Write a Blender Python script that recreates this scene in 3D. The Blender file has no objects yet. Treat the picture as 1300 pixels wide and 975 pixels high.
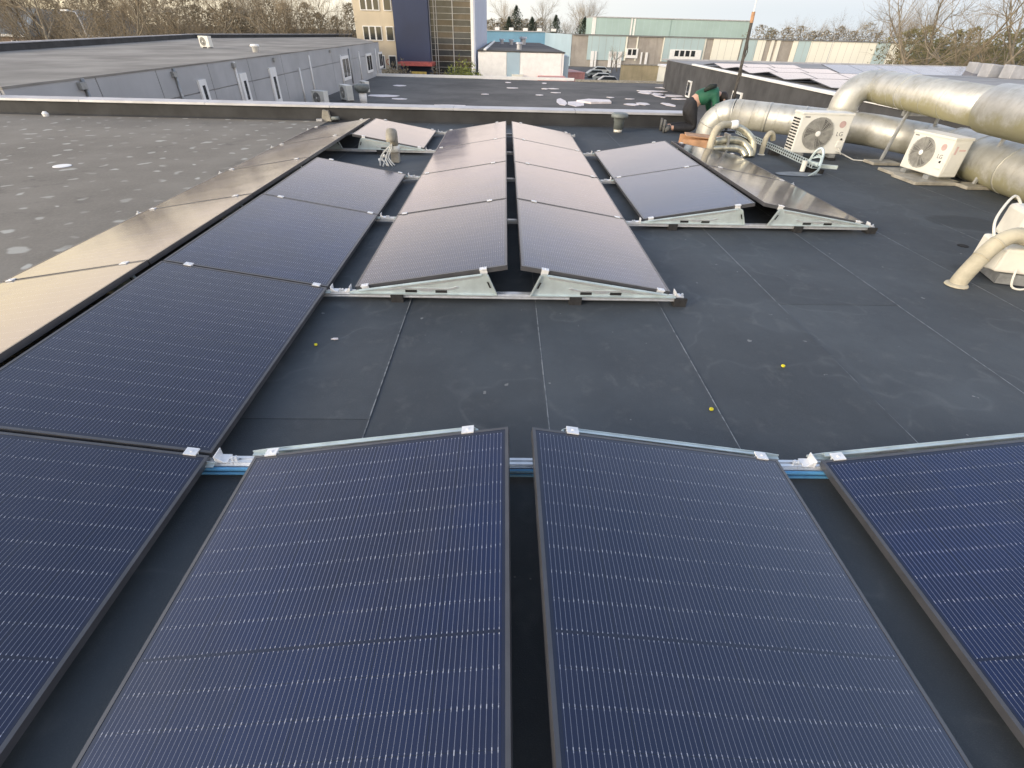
import bpy, bmesh, math, random
from mathutils import Vector, Matrix
R_ = math.radians
# ------------------------------------------------------------------ camera
PIT, YAW, ROL = 0.630628, 0.0264727, -0.0262810
FPX = 612.117                                   # focal length in photo pixels (1300 wide)
CAM = Vector((-0.0820722, 0.1833718, 1.6406312))
fw = Vector((math.sin(YAW)*math.cos(PIT), math.cos(YAW)*math.cos(PIT), -math.sin(PIT)))
r0 = Vector((math.cos(YAW), -math.sin(YAW), 0)); d0 = fw.cross(r0)
rt = r0*math.cos(ROL)+d0*math.sin(ROL); dn = -r0*math.sin(ROL)+d0*math.cos(ROL)
scene = bpy.context.scene
cd = bpy.data.cameras.new('camera'); cam = bpy.data.objects.new('camera', cd)
scene.collection.objects.link(cam); scene.camera = cam
cd.sensor_width = 36; cd.lens = FPX/1300*36; cd.clip_start = 0.05; cd.clip_end = 3000
cam.matrix_world = Matrix(((rt.x, -dn.x, -fw.x, CAM.x), (rt.y, -dn.y, -fw.y, CAM.y), (rt.z, -dn.z, -fw.z, CAM.z), (0, 0, 0, 1)))
# ------------------------------------------------------------------ sky, sun, exposure
SUN_EL, SUN_AZ = R_(13), R_(-122)               # azimuth from +Y, clockwise seen from above
VEIL_COOL, VEIL_WARM, VEIL_HIGH = (1.95, 2.12, 2.28), (9.8, 7.6, 3.7), (7.2, 5.75, 5.15)   # cloud radiance before the 0.15 strength
world = bpy.data.worlds.new('World'); scene.world = world; world.use_nodes = True
nt = world.node_tree; bg = nt.nodes['Background']
sky = nt.nodes.new('ShaderNodeTexSky'); sky.sky_type = 'NISHITA'; sky.sun_disc = False
sky.sun_elevation = SUN_EL; sky.sun_rotation = SUN_AZ
sky.air_density = 1.0; sky.dust_density = 2.5; sky.ozone_density = 1.3
# thin high cloud veil, denser towards the horizon, warmer towards the low sun
def wn_(typ, **k):
    x = nt.nodes.new('ShaderNode'+typ)
    for a, b in k.items(): setattr(x, a, b)
    return x
def wm(op, a, b=0., c=0.):
    x = wn_('Math', operation=op)
    for i, q in enumerate((a, b, c)):
        if isinstance(q, (int, float)): x.inputs[i].default_value = q
        else: nt.links.new(q, x.inputs[i])
    return x.outputs[0]
wtc = wn_('TexCoord'); wsep = wn_('SeparateXYZ'); nt.links.new(wtc.outputs['Generated'], wsep.inputs[0])
wz = wm('MAXIMUM', wsep.outputs[2], .02)
wdot = wn_('VectorMath', operation='DOT_PRODUCT'); nt.links.new(wtc.outputs['Generated'], wdot.inputs[0]); wdot.inputs[1].default_value = (math.sin(SUN_AZ), math.cos(SUN_AZ), 0)
wno = wn_('TexNoise'); wmp = wn_('Mapping'); nt.links.new(wtc.outputs['Generated'], wmp.inputs[0]); wmp.inputs['Scale'].default_value = (1, 1, 3.5); nt.links.new(wmp.outputs[0], wno.inputs[0]); wno.inputs['Scale'].default_value = 2.2; wno.inputs['Detail'].default_value = 5
thick = wm('MULTIPLY', wm('DIVIDE', .032, wm('POWER', wz, 2.5)), wm('ADD', .55, wm('MULTIPLY', wno.outputs['Fac'], .9)))
fac = wm('SUBTRACT', 1., wm('EXPONENT', wm('MULTIPLY', thick, -1.)))
def wmix(f, a, b):
    x = wn_('Mix', data_type='RGBA')
    for i, q in ((0, f), (6, a), (7, b)):
        if isinstance(q, tuple): x.inputs[i].default_value = (*q, 1)
        elif isinstance(q, float): x.inputs[i].default_value = q
        else: nt.links.new(q, x.inputs[i])
    return x.outputs[2]
warm = wm('POWER', wm('MAXIMUM', wm('MULTIPLY_ADD', wdot.outputs['Value'], .5, .5), 0.), 1.7)
veil = wmix(warm, VEIL_COOL, VEIL_WARM)
lowr = wn_('MapRange', interpolation_type='SMOOTHSTEP'); nt.links.new(wz, lowr.inputs[0]); lowr.inputs[1].default_value = .03; lowr.inputs[2].default_value = .17; lowr.inputs[3].default_value = 1; lowr.inputs[4].default_value = 0; low = lowr.outputs[0]
veil = wmix(low, wmix(.6, veil, VEIL_HIGH), veil)
nt.links.new(wmix(fac, sky.outputs[0], veil), bg.inputs[0]); bg.inputs[1].default_value = 0.15
sl = bpy.data.lights.new('sun', 'SUN'); sl.energy = 0.65; sl.angle = R_(14); sl.color = (1, .92, .82)
sun = bpy.data.objects.new('sun', sl); scene.collection.objects.link(sun)
sd = Vector((math.sin(SUN_AZ)*math.cos(SUN_EL), math.cos(SUN_AZ)*math.cos(SUN_EL), math.sin(SUN_EL)))
sun.rotation_euler = sd.to_track_quat('Z', 'Y').to_euler(); sun.location = (-20, 0, 30)
scene.view_settings.view_transform = 'Standard'; scene.view_settings.look = 'None'
scene.view_settings.exposure = 1.42; scene.view_settings.gamma = 1
scene.render.engine = 'CYCLES'; scene.render.resolution_x = 1024; scene.render.resolution_y = 768

# ------------------------------------------------------------------ pixel rays (photo pixels -> directions)
def ray(u, v): return rt*((u-650)/FPX)+dn*((v-487.5)/FPX)+fw
def atY(u, v, Y): d = ray(u, v); return CAM+d*((Y-CAM.y)/d.y)
def atZ(u, v, Z): d = ray(u, v); return CAM+d*((Z-CAM.z)/d.z)
def atX(u, v, X): d = ray(u, v); return CAM+d*((X-CAM.x)/d.x)

# ------------------------------------------------------------------ helpers
COL = scene.collection
class MB:
    def __init__(s): s.v = []; s.f = []; s.uv = None
    def poly(s, pts, faces):
        n = len(s.v); s.v += [tuple(p) for p in pts]; s.f += [tuple(i+n for i in f) for f in faces]; return s
    def box(s, x0, x1, y0, y1, z0, z1, M=None):
        P = [Vector((x, y, z)) for z in (z0, z1) for x, y in ((x0, y0), (x1, y0), (x1, y1), (x0, y1))]
        if M is not None: P = [M @ p for p in P]
        return s.poly(P, [(3, 2, 1, 0), (4, 5, 6, 7), (0, 1, 5, 4), (1, 2, 6, 5), (2, 3, 7, 6), (3, 0, 4, 7)])
    def prism(s, pts, axis, a, b):             # polygon in the plane across axis, extruded a..b
        n = len(pts)
        def mk(p, t): return (t, p[0], p[1]) if axis == 'x' else (p[0], t, p[1]) if axis == 'y' else (p[0], p[1], t)
        return s.poly([mk(p, a) for p in pts]+[mk(p, b) for p in pts],
                      [tuple(range(n))[::-1], tuple(range(n, 2*n))]+[(i, (i+1) % n, n+(i+1) % n, n+i) for i in range(n)])
    def tube(s, path, r, n=8, cap=True):
        path = [Vector(p) for p in path]; m = len(path)
        rs = r if isinstance(r, (list, tuple)) else [r]*m
        t = (path[1]-path[0]).normalized(); a = t.orthogonal().normalized(); base = len(s.v)
        for i, p in enumerate(path):
            tt = (path[min(i+1, m-1)]-path[max(i-1, 0)]).normalized()
            a = (a-tt*a.dot(tt)).normalized(); b = tt.cross(a)
            s.v += [tuple(p+(a*math.cos(q*2*math.pi/n)+b*math.sin(q*2*math.pi/n))*rs[i]) for q in range(n)]
        for i in range(m-1):
            for q in range(n):
                s.f.append((base+i*n+q, base+i*n+(q+1) % n, base+(i+1)*n+(q+1) % n, base+(i+1)*n+q))
        if cap:
            s.f.append(tuple(base+q for q in range(n))[::-1]); s.f.append(tuple(base+(m-1)*n+q for q in range(n)))
        return s
    def lathe(s, prof, n=16, M=None):
        base = len(s.v)
        for r, z in prof:
            for q in range(n):
                p = Vector((r*math.cos(q*2*math.pi/n), r*math.sin(q*2*math.pi/n), z)); s.v.append(tuple(M @ p if M is not None else p))
        for i in range(len(prof)-1):
            for q in range(n): s.f.append((base+i*n+q, base+i*n+(q+1) % n, base+(i+1)*n+(q+1) % n, base+(i+1)*n+q))
        s.f.append(tuple(base+q for q in range(n))[::-1]); s.f.append(tuple(base+(len(prof)-1)*n+q for q in range(n)))
        return s
    def mesh(s, name, m, smooth=False):
        me = bpy.data.meshes.new(name); me.from_pydata(s.v, [], s.f); me.update()
        if m: me.materials.append(m)
        if smooth:
            for p in me.polygons: p.use_smooth = len(p.vertices) == 4
        return me
    def build(s, name, m, parent=None, smooth=False, bevel=0):
        o = bpy.data.objects.new(name, s.mesh(name, m, smooth)); COL.objects.link(o); o.parent = parent
        if bevel:
            b = o.modifiers.new('bevel', 'BEVEL'); b.width = bevel; b.segments = 2; b.limit_method = 'ANGLE'; b.angle_limit = R_(40)
        return o
def link(name, me, parent=None, loc=(0, 0, 0), rot=(0, 0, 0), sc=(1, 1, 1)):
    o = bpy.data.objects.new(name, me); COL.objects.link(o); o.parent = parent
    o.location = loc; o.rotation_euler = rot; o.scale = sc; return o
def tag(o, label=None, cat=None, group=None, kind=None):
    if label: o['label'] = label
    if cat: o['category'] = cat
    if group: o['group'] = group
    if kind: o['kind'] = kind
    return o
def thing(name, label, cat, loc=(0, 0, 0), rz=0, group=None):
    o = bpy.data.objects.new(name, None); COL.objects.link(o); o.location = loc; o.rotation_euler = (0, 0, rz)
    o.empty_display_size = .2
    return tag(o, label, cat, group)
def copy_tree(o, parent=None):
    c = o.copy(); COL.objects.link(c); c.parent = parent
    for ch in list(o.children): copy_tree(ch, c)
    return c
def text_part(s, size, m, parent, loc, rot, name='lettering', sx=1):
    cu = bpy.data.curves.new('t', 'FONT'); cu.body = s; cu.size = size; cu.align_x = 'CENTER'; cu.align_y = 'CENTER'; cu.extrude = .0015 if size < 1 else .02
    t = bpy.data.objects.new('t', cu); COL.objects.link(t); bpy.context.view_layer.update()
    me = bpy.data.meshes.new_from_object(t.evaluated_get(bpy.context.evaluated_depsgraph_get()))
    bpy.data.objects.remove(t); me.materials.clear(); me.materials.append(m)
    return link(name, me, parent, loc, rot, (sx, 1, 1))

# ------------------------------------------------------------------ materials
class NT:
    def __init__(s, name):
        s.m = bpy.data.materials.new(name); s.m.use_nodes = True; s.t = s.m.node_tree; s.b = s.t.nodes['Principled BSDF']
        s.tc = s.t.nodes.new('ShaderNodeTexCoord'); s.geo = None
    def n(s, typ, **k):
        x = s.t.nodes.new('ShaderNode'+typ)
        for a, b in k.items(): setattr(x, a, b)
        return x
    def l(s, a, b): s.t.links.new(a, b)
    def val(s, x, inp):
        if isinstance(x, (int, float)): inp.default_value = x
        elif isinstance(x, tuple): inp.default_value = (*x, 1) if len(x) == 3 and len(inp.default_value) == 4 else x
        else: s.l(x, inp)
    def math(s, op, a, b=0, c=0):
        x = s.n('Math', operation=op); s.val(a, x.inputs[0]); s.val(b, x.inputs[1]); s.val(c, x.inputs[2]); return x.outputs[0]
    def mix(s, f, a, b):
        x = s.n('Mix', data_type='RGBA'); s.val(f, x.inputs[0]); s.val(a, x.inputs[6]); s.val(b, x.inputs[7]); return x.outputs[2]
    def pos(s):
        if not s.geo: s.geo = s.n('NewGeometry')
        return s.geo.outputs['Position']
    def noise(s, vec, scale, detail=4, rough=.6, map_=None):
        if map_:
            mp = s.n('Mapping'); s.l(vec, mp.inputs[0]); mp.inputs['Scale'].default_value = map_; vec = mp.outputs[0]
        x = s.n('TexNoise'); s.l(vec, x.inputs['Vector']); x.inputs['Scale'].default_value = scale
        x.inputs['Detail'].default_value = detail; x.inputs['Roughness'].default_value = rough; return x.outputs['Fac']
    def ramp(s, f, lo, hi):
        x = s.n('MapRange', interpolation_type='SMOOTHSTEP'); s.val(f, x.inputs[0]); x.inputs[1].default_value = lo; x.inputs[2].default_value = hi; return x.outputs[0]
    def bump(s, h, strength=.3, dist=.01):
        x = s.n('Bump'); s.l(h, x.inputs['Height']); x.inputs['Strength'].default_value = strength; x.inputs['Distance'].default_value = dist
        s.l(x.outputs[0], s.b.inputs['Normal'])
    def set(s, **k):
        for a, v in k.items(): s.val(v, s.b.inputs[{'col': 'Base Color', 'rough': 'Roughness', 'metal': 'Metallic', 'ior': 'IOR', 'spec': 'Specular IOR Level', 'coat': 'Coat Weight', 'coatr': 'Coat Roughness', 'alpha': 'Alpha', 'trans': 'Transmission Weight', 'sub': 'Subsurface Weight'}[a]])
        return s.m
def sc(c, k): return tuple(min(1, x*k) for x in c)
def mat(name, col, rough=.6, metal=0, var=.2, scale=3, bump=0, bscale=60, streak=0, spec=.5):
    t = NT(name); f = t.noise(t.tc.outputs['Object'], scale)
    c = t.mix(t.ramp(f, .3, .7), sc(col, 1-var), sc(col, 1+var))
    if streak:
        g = t.noise(t.tc.outputs['Object'], 1.2, 5, .65, (1, 1, .12)); c = t.mix(t.math('MULTIPLY', t.ramp(g, .5, .75), streak), c, sc(col, .55))
    t.set(col=c, rough=rough, metal=metal, spec=spec)
    if bump: t.bump(t.noise(t.tc.outputs['Object'], bscale, 3), bump)
    return t.m
M = {}
# solar glass: cell field with wires, UV in metres (x across, y along)
def solar_mat():
    t = NT('solar_glass'); sx = t.n('SeparateXYZ'); t.l(t.tc.outputs['UV'], sx.inputs[0]); u, v = sx.outputs[0], sx.outputs[1]
    PX = .1815; PY = .0918
    uu = t.math('SUBTRACT', u, (1.134-6*PX)/2)
    fu = t.math('ABSOLUTE', t.math('SUBTRACT', t.math('FRACT', t.math('DIVIDE', uu, PX/12)), .5))          # 0 at a wire centre
    vm = t.math('ABSOLUTE', t.math('SUBTRACT', v, .861)); vv = t.math('SUBTRACT', vm, .004)                # from the middle gap outwards
    fr = t.math('FRACT', t.math('DIVIDE', vv, PY)); fe = t.math('MINIMUM', fr, t.math('SUBTRACT', 1, fr))   # 0 at a cell-row edge
    cu = t.math('FRACT', t.math('DIVIDE', uu, PX)); ce = t.math('MINIMUM', cu, t.math('SUBTRACT', 1, cu))
    wire = t.math('LESS_THAN', fu, .048); dash = t.math('MULTIPLY', t.math('LESS_THAN', fu, .085), t.math('LESS_THAN', fe, .065))
    gap = t.math('MAXIMUM', t.math('LESS_THAN', ce, .006), t.math('LESS_THAN', fe, .008))
    inside = t.math('MULTIPLY', t.math('MULTIPLY', t.math('GREATER_THAN', uu, 0), t.math('LESS_THAN', uu, 6*PX)),
                    t.math('MULTIPLY', t.math('GREATER_THAN', vv, 0), t.math('LESS_THAN', vv, 9*PY)))
    rnd = t.n('ObjectInfo').outputs['Random']
    big = t.noise(t.pos(), 2.2, 3)
    cell = t.mix(rnd, (.0028, .0055, .026), (.005, .014, .070)); cell = t.mix(t.ramp(big, .3, .7), cell, (.006, .009, .036))
    c = t.mix(gap, cell, (.004, .005, .012))
    spark = t.noise(t.pos(), 170, 2)
    c = t.mix(wire, c, (.165, .175, .215)); c = t.mix(t.math('MULTIPLY', dash, t.ramp(spark, .38, .62)), c, (.42, .43, .48))
    c = t.mix(inside, (.010, .012, .030), c)
    dust = t.ramp(t.noise(t.pos(), 5, 5, .7), .45, .8)
    c = t.mix(t.math('MULTIPLY', dust, .025), c, (.35, .33, .30))
    t.set(col=c, rough=t.math('ADD', .11, t.math('MULTIPLY', dust, .05)), ior=1.72)
    t.bump(t.noise(t.pos(), 1.6, 2, .5), .10, .02)
    return t.m
M['solar'] = solar_mat()
M['frame'] = mat('black_anodised_aluminium', (.065, .066, .072), .34, .0, .15, 8, spec=.8)
M['galv'] = mat('galvanised_steel', (.54, .62, .63), .45, .45, .10, 9)
M['alu'] = mat('bright_aluminium', (.72, .74, .76), .32, .7, .08, 20)
M['clamp'] = mat('clamp_aluminium', (.80, .81, .82), .45, .25, .06, 30)
M['rubber'] = mat('black_rubber', (.022, .022, .023), .85, 0, .3, 25, .4)
M['slot'] = mat('slot_dark', (.012, .012, .013), .9)
M['bluestrip'] = mat('blue_strip', (.09, .29, .52), .35, 0, .12, 10)
DAMP = [(atZ(1222, 283, 0), .44), (atZ(1250, 345, 0), .3)]
def bitumen_mat(seam=True):
    t = NT('bitumen'); P = t.pos()
    a = t.noise(P, .7, 5, .62); b = t.noise(P, 6, 5, .7); g = t.noise(P, 260, 2, .5)
    c = t.mix(t.ramp(a, .3, .72), (.044, .052, .060), (.072, .084, .094))
    c = t.mix(t.math('MULTIPLY', t.ramp(b, .52, .8),   .35), c, (.15, .158, .16))
    c = t.mix(t.math('MULTIPLY', t.ramp(g, .5, .75), .30), c, (.12, .125, .13))
    # pale scuffs and dried splashes
    s1 = t.noise(P, 2.3, 6, .75, (1, .55, 1)); c = t.mix(t.math('MULTIPLY', t.ramp(s1, .58, .74), .18), c, (.25, .26, .25))
    sp = t.noise(P, 13, 2, .5); c = t.mix(t.math('MULTIPLY', t.ramp(sp, .735, .76), .6), c, (.34, .34, .33))
    # dark damp patch shapes
    w = t.noise(P, .38, 3, .5); c = t.mix(t.math('MULTIPLY', t.ramp(w, .6, .68), .28), c, (.026, .030, .034))
    tm = t.noise(P, .8, 3, .55); td = t.ramp(t.math('ABSOLUTE', t.math('SUBTRACT', tm, .53)), .012, .0)
    c = t.mix(t.math('MULTIPLY', t.math('MULTIPLY', td, t.ramp(b, .35, .6)), .11), c, (.22, .23, .23))
    inn = t.ramp(tm, .53, .56); c = t.mix(t.math('MULTIPLY', inn, .16), c, (.035, .041, .047))
    for q_, rad_ in DAMP:
        dv = t.n('VectorMath', operation='DISTANCE'); mp = t.n('Mapping'); t.l(P, mp.inputs[0]); mp.inputs['Scale'].default_value = (1, 1.5, 0); t.l(mp.outputs[0], dv.inputs[0]); dv.inputs[1].default_value = (q_.x, q_.y*1.5, 0)
        dd_ = t.math('ADD', dv.outputs['Value'], t.math('MULTIPLY', t.math('SUBTRACT', t.noise(P, 2.5, 4), .5), .35))
        c = t.mix(t.math('MULTIPLY', t.ramp(dd_, rad_, rad_*.75), .65), c, (.030, .036, .040))
    if seam:
        sx = t.n('SeparateXYZ'); t.l(t.tc.outputs['Object'], sx.inputs[0])
        wob = t.math('MULTIPLY', t.math('SUBTRACT', t.noise(P, 9, 3), .5), .012)
        dx = t.math('ABSOLUTE', t.math('ADD', t.math('SUBTRACT', sx.outputs[0], .992), wob))
        line = t.ramp(dx, .010, .003); msk = t.ramp(t.noise(P, .55, 3, .6), .34, .50)
        fine = t.ramp(t.noise(P, 22, 3), .3, .55)
        c = t.mix(t.math('MULTIPLY', t.math('MULTIPLY', line, msk), t.math('MULTIPLY', fine, .65)), c, (.42, .43, .43))
        bl = t.ramp(t.math('ABSOLUTE', t.math('SUBTRACT', sx.outputs[0], .965)), .035, .0)
        c = t.mix(t.math('MULTIPLY', bl, .10), c, (.028, .03, .033))
    if seam:
        rnd = t.n('ObjectInfo').outputs['Random']; hs_ = t.n('HueSaturation'); hs_.inputs['Saturation'].default_value = 1; t.l(t.math('ADD', .86, t.math('MULTIPLY', rnd, .28)), hs_.inputs['Value']); t.l(c, hs_.inputs['Color']); c = hs_.outputs[0]
    t.set(col=c, rough=t.math('ADD', .62, t.math('MULTIPLY', b, .25)), spec=.45)
    t.bump(t.math('ADD', t.math('MULTIPLY', g, .5), t.math('MULTIPLY', t.noise(P, 2.2, 3), 4)), .40, .006)
    return t.m
M['bitumen'] = bitumen_mat(); M['bitumen_plain'] = bitumen_mat(False)
def old_roof_mat():
    t = NT('weathered_roofing'); P = t.pos()
    a = t.noise(P, .5, 5, .65); b = t.noise(P, 30, 4, .7)
    c = t.mix(t.ramp(a, .3, .7), (.19, .172, .145), (.265, .242, .205))
    c = t.mix(t.math('MULTIPLY', t.ramp(b, .4, .8), .4), c, (.33, .30, .255))
    wob = t.n('VectorMath', operation='ADD'); t.l(P, wob.inputs[0])
    nz = t.n('TexNoise'); t.l(P, nz.inputs['Vector']); nz.inputs['Scale'].default_value = 3
    sb = t.n('VectorMath', operation='MULTIPLY_ADD'); t.l(nz.outputs['Color'], sb.inputs[0]); sb.inputs[1].default_value = (.34, .34, 0); sb.inputs[2].default_value = (-.17, -.17, 0)
    t.l(sb.outputs[0], wob.inputs[1])
    vo = t.n('TexVoronoi', voronoi_dimensions='2D'); t.l(wob.outputs[0], vo.inputs['Vector']); vo.inputs['Scale'].default_value = 2.4; vo.inputs['Randomness'].default_value = .62
    rr = t.n('SeparateColor'); t.l(vo.outputs['Color'], rr.inputs[0])
    rad = t.math('ADD', .03, t.math('MULTIPLY', rr.outputs[0], .085))
    sp = t.ramp(t.math('SUBTRACT', vo.outputs['Distance'], rad), .07, -.02)
    k = t.math('MULTIPLY', t.math('MULTIPLY', sp, t.math('ADD', .15, t.math('MULTIPLY', rr.outputs[1], .65))), t.ramp(t.noise(P, .9, 2), .25, .45))
    c = t.mix(k, c, (.58, .57, .51))
    lo = t.ramp(t.noise(P, 1.1, 5, .7), .58, .72); c = t.mix(t.math('MULTIPLY', lo, .5), c, (.095, .085, .075))
    t.set(col=c, rough=.9, spec=.25); t.bump(b, .5, .006); return t.m
M['oldroof'] = old_roof_mat()
def lower_roof_mat():
    t = NT('felt_roof'); P = t.pos(); a = t.noise(P, .22, 6, .68); b = t.noise(P, 2.5, 5, .7)
    c = t.mix(t.ramp(a, .3, .7), (.075, .073, .07), (.145, .14, .132)); c = t.mix(t.math('MULTIPLY', t.ramp(b, .5, .8), .4), c, (.20, .195, .18))
    t.set(col=c, rough=.85, spec=.3); return t.m
M['felt'] = lower_roof_mat()
M['greyroof'] = mat('grey_roofing', (.25, .235, .21), .9, 0, .28, .35)
M['greyroof_r'] = mat('pale_roofing', (.30, .30, .30), .85, 0, .2, .4)
M['parapet'] = mat('parapet_bitumen', (.036, .037, .038), .75, 0, .35, 1.3, .3, 40, streak=.4)
M['wallfelt'] = mat('wall_bitumen', (.060, .061, .063), .8, 0, .3, .8, .2, 30, streak=.5)
M['coping'] = mat('coping_metal', (.45, .46, .485), .42, .35, .12, 2)
M['grey_clad'] = mat('grey_cladding', (.40, .405, .41), .6, 0, .10, .4, streak=.25)
M['white'] = mat('white_paint', (.84, .84, .82), .45, 0, .05, 2)
M['acwhite'] = mat('cream_enamel', (.72, .72, .67), .38, 0, .05, 5, streak=.12)
M['acgrey'] = mat('grille_grey', (.33, .33, .31), .5, 0, .2, 10)
M['acdark'] = mat('fan_dark', (.13, .13, .125), .55)
M['logo'] = mat('faded_red_print', (.56, .40, .38), .5)
M['ink'] = mat('grey_print', (.20, .20, .20), .5)
def duct_mat(moss):
    t = NT('duct_metal'); O = t.tc.outputs['Object']; P = t.pos()
    a = t.noise(P, 3.5, 5, .65); g = t.n('NewGeometry'); sx = t.n('SeparateXYZ'); t.l(g.outputs['Normal'], sx.inputs[0])
    c = t.mix(t.ramp(a, .3, .7), (.47, .47, .44), (.62, .62, .58))
    # algae growing on the flank and belly of the old duct
    if moss:
        al = t.math('MULTIPLY', t.ramp(t.math('ADD', sx.outputs[2], t.math('MULTIPLY', t.math('SUBTRACT', a, .5), 1.6)), .05, -.55), moss)
        c = t.mix(al, c, (.32, .30, .16))
        r = t.math('ADD', .48, t.math('MULTIPLY', al, .35)); mt = t.math('SUBTRACT', .5, t.math('MULTIPLY', al, .45))
    else: r, mt = .48, .38
    st = t.noise(P, 10, 5, .7, (1, 1, .3)); c = t.mix(t.math('MULTIPLY', t.ramp(st, .48, .75), .55), c, (.33, .31, .24))
    t.set(col=c, rough=r, metal=mt); t.bump(t.noise(P, 9, 3), .12, .02); return t.m
M['duct'] = duct_mat(.35); M['duct_moss'] = duct_mat(.85)
M['wrap'] = mat('cream_wrap', (.47, .43, .32), .6, 0, .18, 6, .3, 25, streak=.3)
M['plastic'] = mat('white_plastic', (.76, .74, .66), .45, 0, .06, 4)
M['greypipe'] = mat('grey_plastic', (.16, .18, .175), .55, 0, .2, 6)
M['stone'] = mat('concrete_slab', (.33, .31, .26), .9, 0, .25, 6, .5, 40)
M['wood'] = mat('raw_plywood', (.52, .30, .17), .75, 0, .25, 5, .3, 40)
M['cable'] = mat('pale_cable', (.58, .58, .54), .5, 0, .1, 20)
M['bracket'] = mat('pale_bracket', (.55, .64, .64), .4, .4, .1, 10)
M['steel'] = mat('weathered_steel', (.34, .35, .35), .5, .6, .2, 10)
M['mast'] = mat('dark_mast', (.07, .065, .06), .6, .2, .3, 12)
M['yellow'] = mat('yellow_cap', (.75, .66, .03), .5)
M['ply2'] = mat('pale_board', (.76, .70, .69), .8, 0, .12, 2)

# ------------------------------------------------------------------ the setting: ground and roofs
GZ = -5.7; LZ = -2.0
t = NT('ground_mix'); P = t.pos(); a = t.noise(P, .02, 5); b = t.noise(P, .6, 4)
t.set(col=t.mix(t.ramp(a, .42, .56), t.mix(b, (.045, .047, .045), (.075, .075, .072)), t.mix(b, (.05, .06, .02), (.11, .10, .05))), rough=.95); M['ground'] = t.m
tag(MB().poly([(-1500, -300, GZ), (1500, -300, GZ), (1500, 2500, GZ), (-1500, 2500, GZ)], [(0, 1, 2, 3)]).build('ground', M['ground']), kind='structure')
M['asphalt'] = mat('asphalt', (.10, .10, .10), .95, 0, .2, .3)
tag(MB().poly([(6, 54, GZ+.02), (60, 54, GZ+.02), (110, 158, GZ+.02), (12, 158, GZ+.02)], [(0, 1, 2, 3)]).build('car_park', M['asphalt']), kind='structure')
# main roof
RX0, RX1, RY0, RY1 = -3.88, 8.6, -5, 12.0
main = tag(MB().box(RX0, RX1, RY0, RY1+.3, -.30, -.012).build('main_roof', M['bitumen_plain']), kind='structure')
SEAM0, SW = -.765, .932
k0 = -4
for i in range(-3, 10):
    x = SEAM0+SW*i-.99+0.0
    if x < RX0: continue
    yb = RY0+[7.2, 10.5, 5.9, 12.1, 8.6, 11.0, 6.6][i % 7]; yc = min(yb+6.4, RY1-.6)
    for y0_, y1_, dz in ((RY0, yb, 0), (yb-.10, yc, .0022), (yc-.10, RY1, .0)):
        MB().prism([(-.02, .002), (.99, .006), (.99, .0080), (-.02, .0040)], 'y', y0_, y1_).build('roof_strip', M['bitumen'], main).location = (x, 0, -.004+dz)
tag(MB().box(-30, RX0-.004, RY0, RY1, -.3, 0).build('old_roof', M['oldroof']), kind='structure')
# body of the building below the roofs
bw = thing('main_building', 'wall of the low industrial building under the solar roof', 'building', (0, 0, GZ))
MB().box(-29.9, RX1-.1, RY0+.1, RY1+.2, 0, -GZ-.31).build('wall', M['grey_clad'], bw)
lower = tag(MB().poly([(-13.5, 12.35, LZ), (8.65, 12.35, LZ), (8.65, -5, LZ), (13.3, -5, LZ), (13.3, 41, LZ), (17.5, 42, LZ), (17.5, 53, LZ), (-12.6, 54.2, LZ),
             (-13.5, 12.35, GZ), (8.65, 12.35, GZ), (8.65, -5, GZ), (13.3, -5, GZ), (13.3, 41, GZ), (17.5, 42, GZ), (17.5, 53, GZ), (-12.6, 54.2, GZ)],
             [tuple(range(8))]+[(i, (i+1) % 8, 8+(i+1) % 8, 8+i) for i in range(8)]).build('lower_roof', M['felt']), kind='structure')
MB().prism([(54.12, LZ), (54.35, LZ), (54.35, LZ+.22), (54.12, LZ+.22)], 'x', -12.2, 6.5).build('roof_edge_trim', M['white'], lower)
MB().prism([(53.3, LZ), (53.5, LZ), (53.5, LZ+.18), (53.3, LZ+.18)], 'x', 6.52, 17.3).build('roof_edge_trim', M['stone'], lower)
# parapet wall
par = thing('parapet_wall', 'long low black parapet with pale metal coping across the roof', 'parapet', (-13, 12.15, 0))
MB().box(-17, 17.0, -.13, .13, -.02, .262).build('upstand', M['parapet'], par)
MB().prism([(-.13-.05, .0), (-.13, .0), (-.131, .03), (-.16, .012)], 'x', -17, 17.0).build('fillet', M['parapet'], par)
xs = [-17+2.62*i for i in range(14)]
for a_, b_ in zip(xs[:-1], xs[1:]):
    MB().prism([(-.175, .255), (-.17, .30), (.17, .315), (.175, .255)], 'x', a_+.004, min(b_, 17.05)-.004).build('coping', M['coping'], par, bevel=.004)

# ------------------------------------------------------------------ solar panels
W, L, TH = 1.134, 1.722, .035
TILT = 0.163035; GAP = .104; ZLO = .10; PT = 2.54186; RP = 1.74
CT, ST = math.cos(TILT), math.sin(TILT)
fr = MB()
fl = .013
fr.box(-W/2, -W/2+fl, -L/2, L/2, -TH, 0); fr.box(W/2-fl, W/2, -L/2, L/2, -TH, 0)
fr.box(-W/2+fl, W/2-fl, -L/2, -L/2+fl, -TH, -.0003); fr.box(-W/2+fl, W/2-fl, L/2-fl, L/2, -TH, -.0003)
frame_me = fr.mesh('frame', M['frame'])
glass_me = MB().box(-W/2+fl-.002, W/2-fl+.002, -L/2+fl-.002, L/2-fl+.002, -.008, -.0016).mesh('glass', M['solar'])
uvl = glass_me.uv_layers.new(name='UVMap')
for lp in glass_me.loops:
    co = glass_me.vertices[lp.vertex_index].co; uvl.data[lp.index].uv = (co.x+W/2, co.y+L/2)
back_me = MB().box(-W/2+fl, W/2-fl, -L/2+fl, L/2-fl, -.013, -.0085).box(-.09, .09, .02, .07, -.028, -.013).mesh('back_sheet', M['slot'])
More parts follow.
